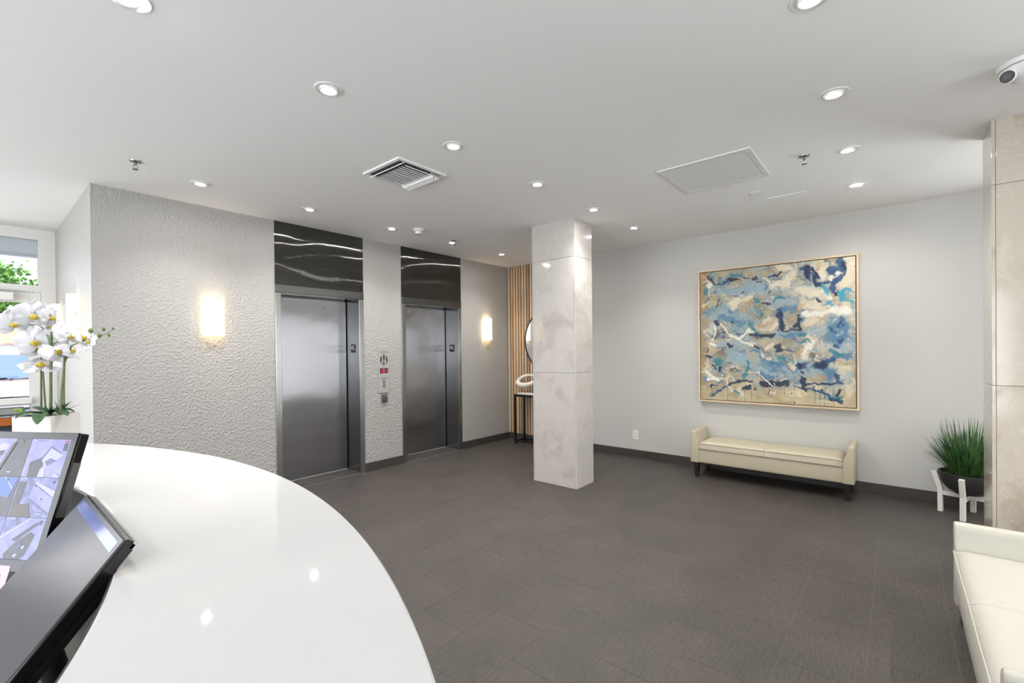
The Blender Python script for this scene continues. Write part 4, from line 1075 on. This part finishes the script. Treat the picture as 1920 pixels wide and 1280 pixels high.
view(2, 1, V_BLUE, [(E_D, [(0, .3), (.4, .1), (.9, .15), (.6, .9), (0, 1)]), (E_W, [(.1, .7), (.5, .5), (.52, .54), (.1, .76)]), (E_O, rect(.42, .06, .50, .10))])
for r in range(3): view(r, 0, (V_BLUE, V_LAV, V_DARK)[r], [(E_D, rect(.1, .5, .6, .9)), (E_W, rect(.05, .04, .3, .07))])
# stand
base = TR - u * .2 - nrm * .04
st = MB().tube([(base.x, base.y, .775), (base.x, base.y, 1.06)], .018, 12)
st.build('stand_column', MAT['black'], t, smooth=True)
MB().lathe((base.x, base.y, .758), [(.11, 0), (.11, .010), (.03, .02)], 28).build('stand_foot', MAT['black'], t, smooth=True)
# pink note stuck on its lower edge
nt = thing('sticky_note', (T1 @ Vector((-.105, -MH - .05, 0))), 'pink handwritten sticky note hanging below the security monitor', 'sticky note')
MB().box(-.135, -.075, -MH - .05, -MH + .012, .0017, .0022, T=T1).build('paper', MAT['pink'], nt)
sc_ = MB()
for k, (a, b, c, d_) in enumerate(((-.126, -.012, -.120, .004), (-.118, -.012, -.112, -.002), (-.110, -.012, -.106, .004), (-.100, -.012, -.094, -.004), (-.126, -.034, -.118, -.026), (-.112, -.034, -.098, -.028))):
    sc_.tube([T1 @ Vector((a, -MH + b - .004, .0024)), T1 @ Vector(((a + c) / 2, -MH + d_ - .004, .0024)), T1 @ Vector((c, -MH + b - .006, .0024))], .0006, 4)
sc_.build('handwriting', MAT['ink'], nt)

# ------------------------------------------------------------ tilted touch monitor
A = Vector((.186, 1.10, 1.156)); ya = Vector((0, 1, 0)); vs_ = Vector((.634, 0, .7733)).normalized()
n2_ = Vector((-vs_.z, 0, vs_.x))
W2, H2 = .432, .30
T2 = frame_T(A, ya, vs_, n2_ if False else Vector((-vs_.z, 0, vs_.x)))   # x along desk, y up the screen, z out of the screen
t = thing('tilted_monitor', (A.x - .12, A.y + W2 / 2, .758), 'grey screen monitor tilted far back, nearest the camera behind the counter', 'monitor')
MB().box(0, W2, -H2, 0, -.024, -.002, bevel=.003, T=T2).build('housing', MAT['blackgloss'], t)
MB().box(.004, W2 - .004, -H2 + .004, -.004, -.002, .0006, bevel=.0005, seg=1, T=T2).build('screen', MAT['screen_glow'], t)
MB().box(.02, W2 - .016, -.032, -.012, .0006, .0009, T=T2).build('screen_band', MAT['screen_band'], t)
MB().box(.0, W2, -.012, .002, -.024, -.016, T=T2).build('top_trim', MAT['plate'], t)
MB().box(.05, W2 - .05, -H2 + .03, -.06, -.060, -.024, bevel=.01, T=T2).build('rear_case', MAT['darkplastic'], t)
MB().tube([T2 @ Vector((W2 / 2, -H2 + .08, -.05)), Vector((A.x - .06, A.y + W2 / 2, .78))], .022, 12).build('stand_column', MAT['black'], t, smooth=True)
MB().box(A.x - .19, A.x + .02, A.y + W2 / 2 - .12, A.y + W2 / 2 + .12, .758, .776, bevel=.005).build('stand_foot', MAT['black'], t)
for k, (yy, cmat, lab) in enumerate(((1.02, 'brass', 'coiled pale cable on the worktop under the tilted monitor'),)):
    pts = [(.10 + .03 * math.sin(i * .7), yy - .15 + .02 * i, .772 + .012 * math.cos(i * .9)) for i in range(16)]
    tag(MB().tube(pts, .004, 6).build('cable', MAT['white'], smooth=True), lab, 'cable')

# ------------------------------------------------------------ orchid in white pot
PB = Vector((.212, 2.612, 1.10)); side = .142; ph = .152
fr_h = Vector((fw.x, fw.y, 0)).normalized(); rt_h = Vector((rt.x, rt.y, 0)).normalized()
pax = (rt_h * -1 * math.cos(R(-5)) + fr_h * math.sin(R(-5))).normalized()     # along left face
pay = Vector((0, 0, 1)).cross(pax); pay = pay if pay.dot(fr_h) > 0 else -pay
cpt = PB + pax * side / 2 + pay * side / 2
t = thing('potted_orchid', cpt, 'white artificial orchid in a square white pot on the counter', 'orchid')
def PW(a, b, z): return cpt + pax * a + pay * b + Vector((0, 0, z))
Tp = frame_T(cpt, pax, pay, Vector((0, 0, 1)) if pax.cross(pay).z > 0 else Vector((0, 0, 1)))
hs = side / 2
pm = MB(); th = .006
pm.box(-hs, hs, -hs, -hs + th, 0, ph, T=Tp).box(-hs, hs, hs - th, hs, 0, ph, T=Tp).box(-hs, -hs + th, -hs + th, hs - th, 0, ph, T=Tp).box(hs - th, hs, -hs + th, hs - th, 0, ph, T=Tp).box(-hs + th, hs - th, -hs + th, hs - th, 0, .01, T=Tp)
pm.build('pot', MAT['pot'], t)
MB().box(-hs + th, hs - th, -hs + th, hs - th, ph - .03, ph - .010, T=Tp).build('moss', MAT['moss'], t)
CAMP = Vector((0, 0, 1.5))
def px3(x, y, d):
    return CAMP + (fw + rt2 * ((x - 960) / F_PX) + up2 * ((CY_PX - y) / F_PX)) * d
# stems rising from the moss
top0 = PW(0, 0, ph - .012)
def stem(pts, r): MB().tube(pts, r, 8).build('stem', MAT['stem'], t, smooth=True)
D0 = 1.93
stem([px3(95, 778, D0), px3(95, 700, D0), px3(97, 640, D0), px3(97, 622, D0)], [.0058, .0052, .005, .0046])
stem([px3(96, 690, D0 - .006), px3(95, 650, D0 - .01), px3(91, 632, D0 - .01), px3(84, 618, D0), px3(72, 609, D0), px3(40, 606, D0 - .01)], [.004, .0035, .003, .0026, .0022, .0016])
stem([px3(113, 782, D0 - .03), px3(116, 730, D0 - .03), px3(120, 690, D0 - .02), px3(121, 668, D0 - .02)], [.0048, .0044, .004, .0034])
stem([px3(120, 776, D0 + .01), px3(120, 720, D0), px3(121, 680, D0 - .01), px3(134, 648, D0 - .04), px3(150, 641, D0 - .05), px3(172, 634, D0 - .06), px3(190, 628, D0 - .07), px3(203, 624, D0 - .08), px3(213, 617, D0 - .08)], [.0034, .003, .003, .0026, .0024, .002, .0018, .0015, .001])
stem([px3(77, 775, D0 + .03), px3(77, 735, D0 + .03), px3(77, 670, D0 + .02)], [.004, .0036, .003])
stem([px3(86, 772, D0 + .03), px3(83, 735, D0 + .03), px3(80, 690, D0 + .02)], [.0036, .0034, .003])
stem([px3(98, 672, D0 - .005), px3(110, 668, D0 - .02), px3(118, 664, D0 - .03)], [.003, .0026, .002])
stem([px3(99, 644, D0 - .005), px3(112, 640, D0 - .02), px3(120, 634, D0 - .03)], [.0025, .002, .0018])
def petal_mesh(mb, T, L, Wd, ang, cup, round_=1.0):
    """petal in local XY plane of T, pointing at angle ang, facing +Z"""
    ca, sa = math.cos(ang), math.sin(ang); nu, nv = 7, 6
    vs = []
    for i in range(nu + 1):
        s = i / nu
        w = Wd * (math.sin(PI * min(1, .06 + s * .94) ** (.75 if round_ > .9 else .9)) ** .62)
        if i == nu: w *= .25
        for j in range(nv + 1):
            q = -1 + 2 * j / nv
            x = .006 + L * s; y = w * q
            z = cup * (s ** 2) * L - .18 * Wd * q * q + .004 * math.sin(6 * s + 3 * q)
            vs.append(T @ Vector((x * ca - y * sa, x * sa + y * ca, z)))
    fs = [(i * (nv + 1) + j, i * (nv + 1) + j + 1, (i + 1) * (nv + 1) + j + 1, (i + 1) * (nv + 1) + j) for i in range(nu) for j in range(nv)]
    mb.add(vs, fs)
def flower(px, py, d, size, facing, rollf=0.0):
    """facing: world direction the flower looks"""
    c = px3(px, py, d); f = Vector(facing).normalized()
    upv = Vector((0, 0, 1)); xr = upv.cross(f).normalized(); yr = f.cross(xr)
    T = frame_T(c, xr, yr, f) @ Matrix.Rotation(rollf, 4, 'Z')
    s = size
    m = MB()
    for a in (90, 215, 325): petal_mesh(m, T @ Matrix.Translation((0, 0, -.002)), .052 * s, .021 * s, R(a), -.10, .5)
    fo = m.build('flower', MAT['petal'], t, smooth=True, angle=180)
    for a in (12, 168):
        petal_mesh(pm_ := MB(), T, .054 * s, .036 * s, R(a), -.08); pm_.build('petal', MAT['petal'], fo, smooth=True, angle=180)
    lp = MB()
    lp.lathe((0, 0, 0), [(.002 * s, .018 * s), (.006 * s, .014 * s), (.010 * s, .006 * s), (.007 * s, 0)], 10, T=T @ Matrix.Translation((0, -.006 * s, 0)))
    lp.box(-.013 * s, .013 * s, -.012 * s, -.002 * s, .0, .010 * s, bevel=.003 * s, T=T)
    lp.build('lip', MAT['lip'], fo, smooth=True)
cd = -fr_h
tow = lambda a, e: (Matrix.Rotation(a, 3, 'Z') @ Vector((0, -1, 0))) if False else (rt_h * math.sin(a) * -1 + cd * math.cos(a)) * math.cos(e) + Vector((0, 0, math.sin(e)))
# the line of sight to the plant
los = (CAMP - cpt); los.z = 0; los.normalize(); lr = Vector((0, 0, 1)).cross(los)
face = lambda a, e: (los * math.cos(R(a)) + lr * math.sin(R(a))) * math.cos(R(e)) + Vector((0, 0, math.sin(R(e))))
flower(26, 606, 1.90, 1.10, face(-8, -12), .1)
flower(20, 592, 1.99, .90, face(-50, 5), .3)
flower(64, 591, 1.90, 1.18, face(10, -8), -.1)
flower(94, 594, 1.92, 1.00, face(62, 0), .2)
flower(88, 610, 1.98, .95, face(40, 35), 0)
flower(66, 640, 1.90, 1.20, face(-14, -5), .1)
flower(74, 654, 1.94, 1.10, face(8, 40), -.2)
flower(106, 660, 1.90, 1.05, face(38, 48), .2)
flower(76, 684, 1.92, 1.15, face(5, 55), .0)
flower(130, 629, 1.90, .95, face(42, 10), .3)
flower(152, 632, 1.87, 1.00, face(75, 25), .1)
flower(134, 657, 1.90, .85, face(55, 30), -.3)
flower(168, 640, 1.86, .70, face(-70, 20), .4)
for x, y, r in ((170, 620, .0085), (186, 629, .0080), (194, 617, .0068), (204, 628, .0058), (212, 616, .0052)):
    c = px3(x, y, D0 - .07)
    MB().lathe(c, [(r * .1 + .0001, -r * 1.3), (r * .8, -r * .6), (r, 0), (r * .75, r * .7), (.0003, r * 1.3)], 12).build('bud', MAT['bud'], t, smooth=True, angle=180)
# leaves and succulents at the base
def leafy(name, mat, base, dr, length, width, rise, droop, fold=.25):
    dr = Vector(dr).normalized(); pts = []; ws = []
    for i in range(9):
        s = i / 8
        pts.append(Vector(base) + dr * length * s + Vector((0, 0, rise * math.sin(PI * s * .8) - droop * s ** 2)))
        ws.append(width * (math.sin(PI * (.10 + .86 * s)) ** .6) * (1 if s < .95 else .5))
    MB().ribbon(pts, ws, dr.cross(Vector((0, 0, 1))), fold).build(name, mat, t, smooth=True, angle=180)
bz0 = PW(0, 0, ph + .002)
leafy('leaf', MAT['leaf'], bz0 + rt_h * .01, rt_h * .9 - fr_h * .25, .105, .021, .022, .018)
leafy('leaf', MAT['leaf'], bz0 + rt_h * .005 - fr_h * .02, rt_h * .55 - fr_h * .75, .115, .022, .016, .036)
leafy('leaf', MAT['leaf'], bz0 - fr_h * .02, -rt_h * .25 - fr_h * .9, .085, .022, .018, .015)
leafy('leaf', MAT['leaf'], bz0, -rt_h * .95 + fr_h * .1, .125, .018, .03, .012)
leafy('leaf', MAT['leaf'], bz0, rt_h * .2 + fr_h * .9, .10, .018, .02, .02)
leafy('leaf', MAT['leaf'], bz0 - rt_h * .04, -rt_h * .8 - fr_h * .5, .085, .014, .01, .012)
rnd = random.Random(11)
for k in range(8):
    a = rnd.uniform(-.9, .9)
    leafy('lime_leaf', MAT['lime'], bz0 - rt_h * (.03 + .004 * k) - fr_h * .045 + Vector((0, 0, .004)), -rt_h * math.cos(a) * .8 - fr_h * (.4 + .5 * math.sin(a)), .038, .006, .016 + .004 * (k % 3), .0)
for cx_, n_, L_ in ((.038, 22, .085), (-.012, 10, .06)):
    sm2 = MB()
    for k in range(n_):
        a = rnd.uniform(0, 2 * PI); e = rnd.uniform(.35, 1.35)
        dv = Vector((math.cos(a) * math.cos(e), math.sin(a) * math.cos(e), math.sin(e))); b0 = bz0 + rt_h * cx_ + fr_h * .012
        L = L_ * rnd.uniform(.6, 1.0)
        sm2.ribbon([b0 + dv * L * s - Vector((0, 0, .012 * s * s)) for s in (0, .3, .6, .85, 1)], [.0035, .004, .003, .0016, .0003], dv.cross(Vector((.3, .2, 1))), .4)
    tag(sm2.build('spiky_leaves', MAT['leaf'], t), kind='stuff')

# ================================================================== OUTSIDE THE ENTRANCE
struct('pavement', MB().box(-14, 12, YE + .16, 11.0, -.30, -.02), MAT['concrete'])
struct('street', MB().box(-30, 30, 11.0, 60, -.34, -.06), MAT['asphalt'])
cp = MB().box(-6, 1.05, YE + .16, 9.75, 2.97, 3.10).box(-6, 1.05, 9.65, 9.75, 2.93, 3.10).box(.98, 1.05, YE + .16, 9.65, 2.95, 3.10)
tag(cp.build('entrance_canopy', MAT['canopy']), 'pale blue grey canopy slab outside above the entrance door', 'canopy')
struct('shading_roof_slab', MB().box(FX0 - .9, XW + .4, FY0 - .9, YE + .15, HC + .16, HC + .4), MAT['canopy'])  # unseen roof; overhang added to keep sun out of the rear window

def car(cx, cy, body, roof, label):
    """front faces -Y"""
    t = thing('parked_car', (cx, cy, -.06), label, 'car')
    z0 = -.06; w = .90
    prof = [(-2.15, .28), (-2.2, .55), (-2.1, .78), (-1.0, 1.0), (1.6, 1.04), (2.15, .95), (2.2, .5), (2.1, .28)]
    MB().prism([(cy + y, z0 + z) for y, z in prof], 'x', cx - w, cx + w, bevel=.06).build('body', body, t, smooth=True, angle=35)
    cab = [(-1.0, .99), (-.20, 1.60), (.1, 1.66), (1.3, 1.62), (1.75, 1.03)]
    m = MB(); n = len(cab)
    vs = []
    for sx in (-1, 1):
        for y, z in cab:
            inset = .07 + .17 * (z - 1) / .6
            vs.append((cx + sx * (w - inset), cy + y, z0 + z))
    fs = [tuple(range(n)), tuple(range(n, 2 * n))[::-1]] + [(i, i + 1, n + i + 1, n + i) for i in range(n - 1)] + [(n - 1, 0, n, 2 * n - 1)]
    m.add(vs, fs).build('cabin', roof, t)
    a, b = vs[0], vs[1]; c2, d2 = vs[n + 1], vs[n]
    off = Vector((0, -.012, .012))
    def mix(p, q, s): return Vector(p) * (1 - s) + Vector(q) * s
    qd = [mix(mix(a, d2, .05), mix(b, c2, .05), .06), mix(mix(a, d2, .95), mix(b, c2, .95), .06), mix(mix(a, d2, .95), mix(b, c2, .95), .93), mix(mix(a, d2, .05), mix(b, c2, .05), .93)]
    nq = (qd[1] - qd[0]).cross(qd[3] - qd[0]).normalized(); nq = nq if nq.z > 0 else -nq
    ws = MB().add([p + nq * .012 for p in qd] + [p + nq * .002 for p in qd], [(0, 1, 2, 3), (7, 6, 5, 4), (0, 4, 5, 1), (1, 5, 6, 2), (2, 6, 7, 3), (3, 7, 4, 0)]).build('windshield', MAT['carglass'], t)
    for s in (.15, .55):
        p = mix(qd[0], qd[1], s) + nq * .02; e = mix(qd[0], qd[1], s + .38) + nq * .02 + Vector((0, .03, .03))
        MB().tube([p, e], .012, 6).build('wiper', MAT['black'], ws)
    for sx in (-1, 1):
        MB().box(cx + sx * .62 - .19, cx + sx * .62 + .19, cy - 2.21, cy - 2.08, z0 + .60, z0 + .76, bevel=.03).build('headlight', MAT['plate'], t)
        MB().box(cx + sx * .70 - .10, cx + sx * .70 + .10, cy - 2.225, cy - 2.15, z0 + .53, z0 + .58).build('turn_signal', MAT['orange'], t)
        for yy in (-1.35, 1.35):
            T = Matrix.Translation((cx + sx * .82, cy + yy, z0 + .33)) @ Matrix.Rotation(R(90), 4, 'Y')
            MB().lathe((0, 0, 0), [(.20, -.1), (.33, -.1), (.33, .1), (.20, .1)], 24, T=T).build('wheel', MAT['black'], t)
    MB().box(cx - .40, cx + .40, cy - 2.225, cy - 2.14, z0 + .58, z0 + .74, bevel=.02).build('front_grille', MAT['black'], t)
    MB().box(cx - .85, cx + .85, cy - 2.27, cy - 2.12, z0 + .30, z0 + .50, bevel=.04).build('bumper', MAT['darkplastic'], t)
    return t
car(.50, 15.6, MAT['carwhite'], MAT['carroof'], 'white parked car with a mauve roof seen through the glass entrance door')
t = thing('barrier_box', (.12, 8.9, -.02), 'dark blue box with an orange band outside the glass door', 'barrier')
MB().box(-.25, .62, 8.7, 9.1, -.02, .56, bevel=.02).build('box', MAT['navy'], t)
MB().box(-.255, .625, 8.695, 9.105, .60, .70, bevel=.01).build('orange_band', MAT['orange'], t)
MB().box(-.24, .61, 8.71, 9.09, .56, .60).build('dark_band', MAT['black'], t)
MB().box(-.25, .62, 8.7, 9.1, .70, .76, bevel=.01).build('lid', MAT['carwhite'], t)

# house with clay tile roof, trees
t = thing('house', (0, 27, -.06), 'pale house with a clay tile roof across the street', 'house')
MB().box(-9, 9, 25.2, 28.6, -.06, 1.75).build('wall', MAT['stucco'], t)
MB().box(-9.3, 9.3, 24.55, 24.75, 1.62, 1.95).build('fascia', MAT['white'], t)
for xx in (-6, -3.4, -.8, 1.8, 4.4): MB().box(xx, xx + 1.6, 25.15, 25.22, .6, 1.5).build('window', MAT['carglass'], t)
rf = MB(); vs = []; NX, NR = 150, 12
for j in range(NR + 1):
    for e in (0, 1):
        if j == NR and e: continue
        for i in range(NX + 1):
            x = -9.4 + 18.8 * i / NX; s = j / NR
            y = 24.5 + 2.4 * s; z = 1.85 + .78 * s + .06 * abs(math.sin(PI * i / 3)) - (.0 if not e else -.0) + (.05 if e == 0 else 0)
            vs.append((x, y + (.001 if e else 0), z))
rows = len(vs) // (NX + 1)
fs = [(r * (NX + 1) + i, r * (NX + 1) + i + 1, (r + 1) * (NX + 1) + i + 1, (r + 1) * (NX + 1) + i) for r in range(rows - 1) for i in range(NX)]
rf.add(vs, fs).build('tile_roof', MAT['clay'], t)
def tree(cx, cy, h, cr, label, seed):
    t = thing('street_tree', (cx, cy, -.06), label, 'tree', 'trees beyond the street')
    q = random.Random(seed)
    MB().tube([(cx, cy, -.06), (cx + .1, cy, h * .3), (cx, cy + .1, h * .6)], [.22, .16, .09], 8).build('trunk', MAT['bark'], t, smooth=True)
    br = MB()
    for k in range(9):
        a = q.uniform(0, 2 * PI); br.tube([(cx, cy, h * .4), (cx + .5 * cr * math.cos(a), cy + .5 * cr * math.sin(a), h * .62), (cx + .85 * cr * math.cos(a), cy + .85 * cr * math.sin(a), h * q.uniform(.65, .95))], [.07, .05, .02], 6)
    br.build('branches', MAT['bark'], t)
    g = MB()
    clumps = []
    for k in range(70):
        v = Vector((q.gauss(0, 1), q.gauss(0, 1), q.gauss(0, 1))).normalized() * q.uniform(.35, 1.0)
        clumps.append(Vector((cx + v.x * cr, cy + v.y * cr, h * .68 + v.z * h * .33)))
    for i in range(6500):
        c = q.choice(clumps); v = Vector((q.gauss(0, .3), q.gauss(0, .3), q.gauss(0, .16)))
        p = c + v; n = Vector((q.uniform(-1, 1), q.uniform(-1, 1), q.uniform(.1, 1))).normalized()
        a = n.orthogonal().normalized(); b = n.cross(a); s = q.uniform(.07, .13)
        g.add([p - a * s, p + b * s * .6, p + a * s, p - b * s * .6], [(0, 1, 2, 3)])
    tag(g.build('crown', MAT['foliage'], t), kind='stuff')
tree(.5, 31.2, 5.5, 1.8, 'rounded green tree left of the taller one beyond the canopy', 1)
tree(4.2, 32.4, 6.6, 1.7, 'taller green tree at the right of the transom window', 2)
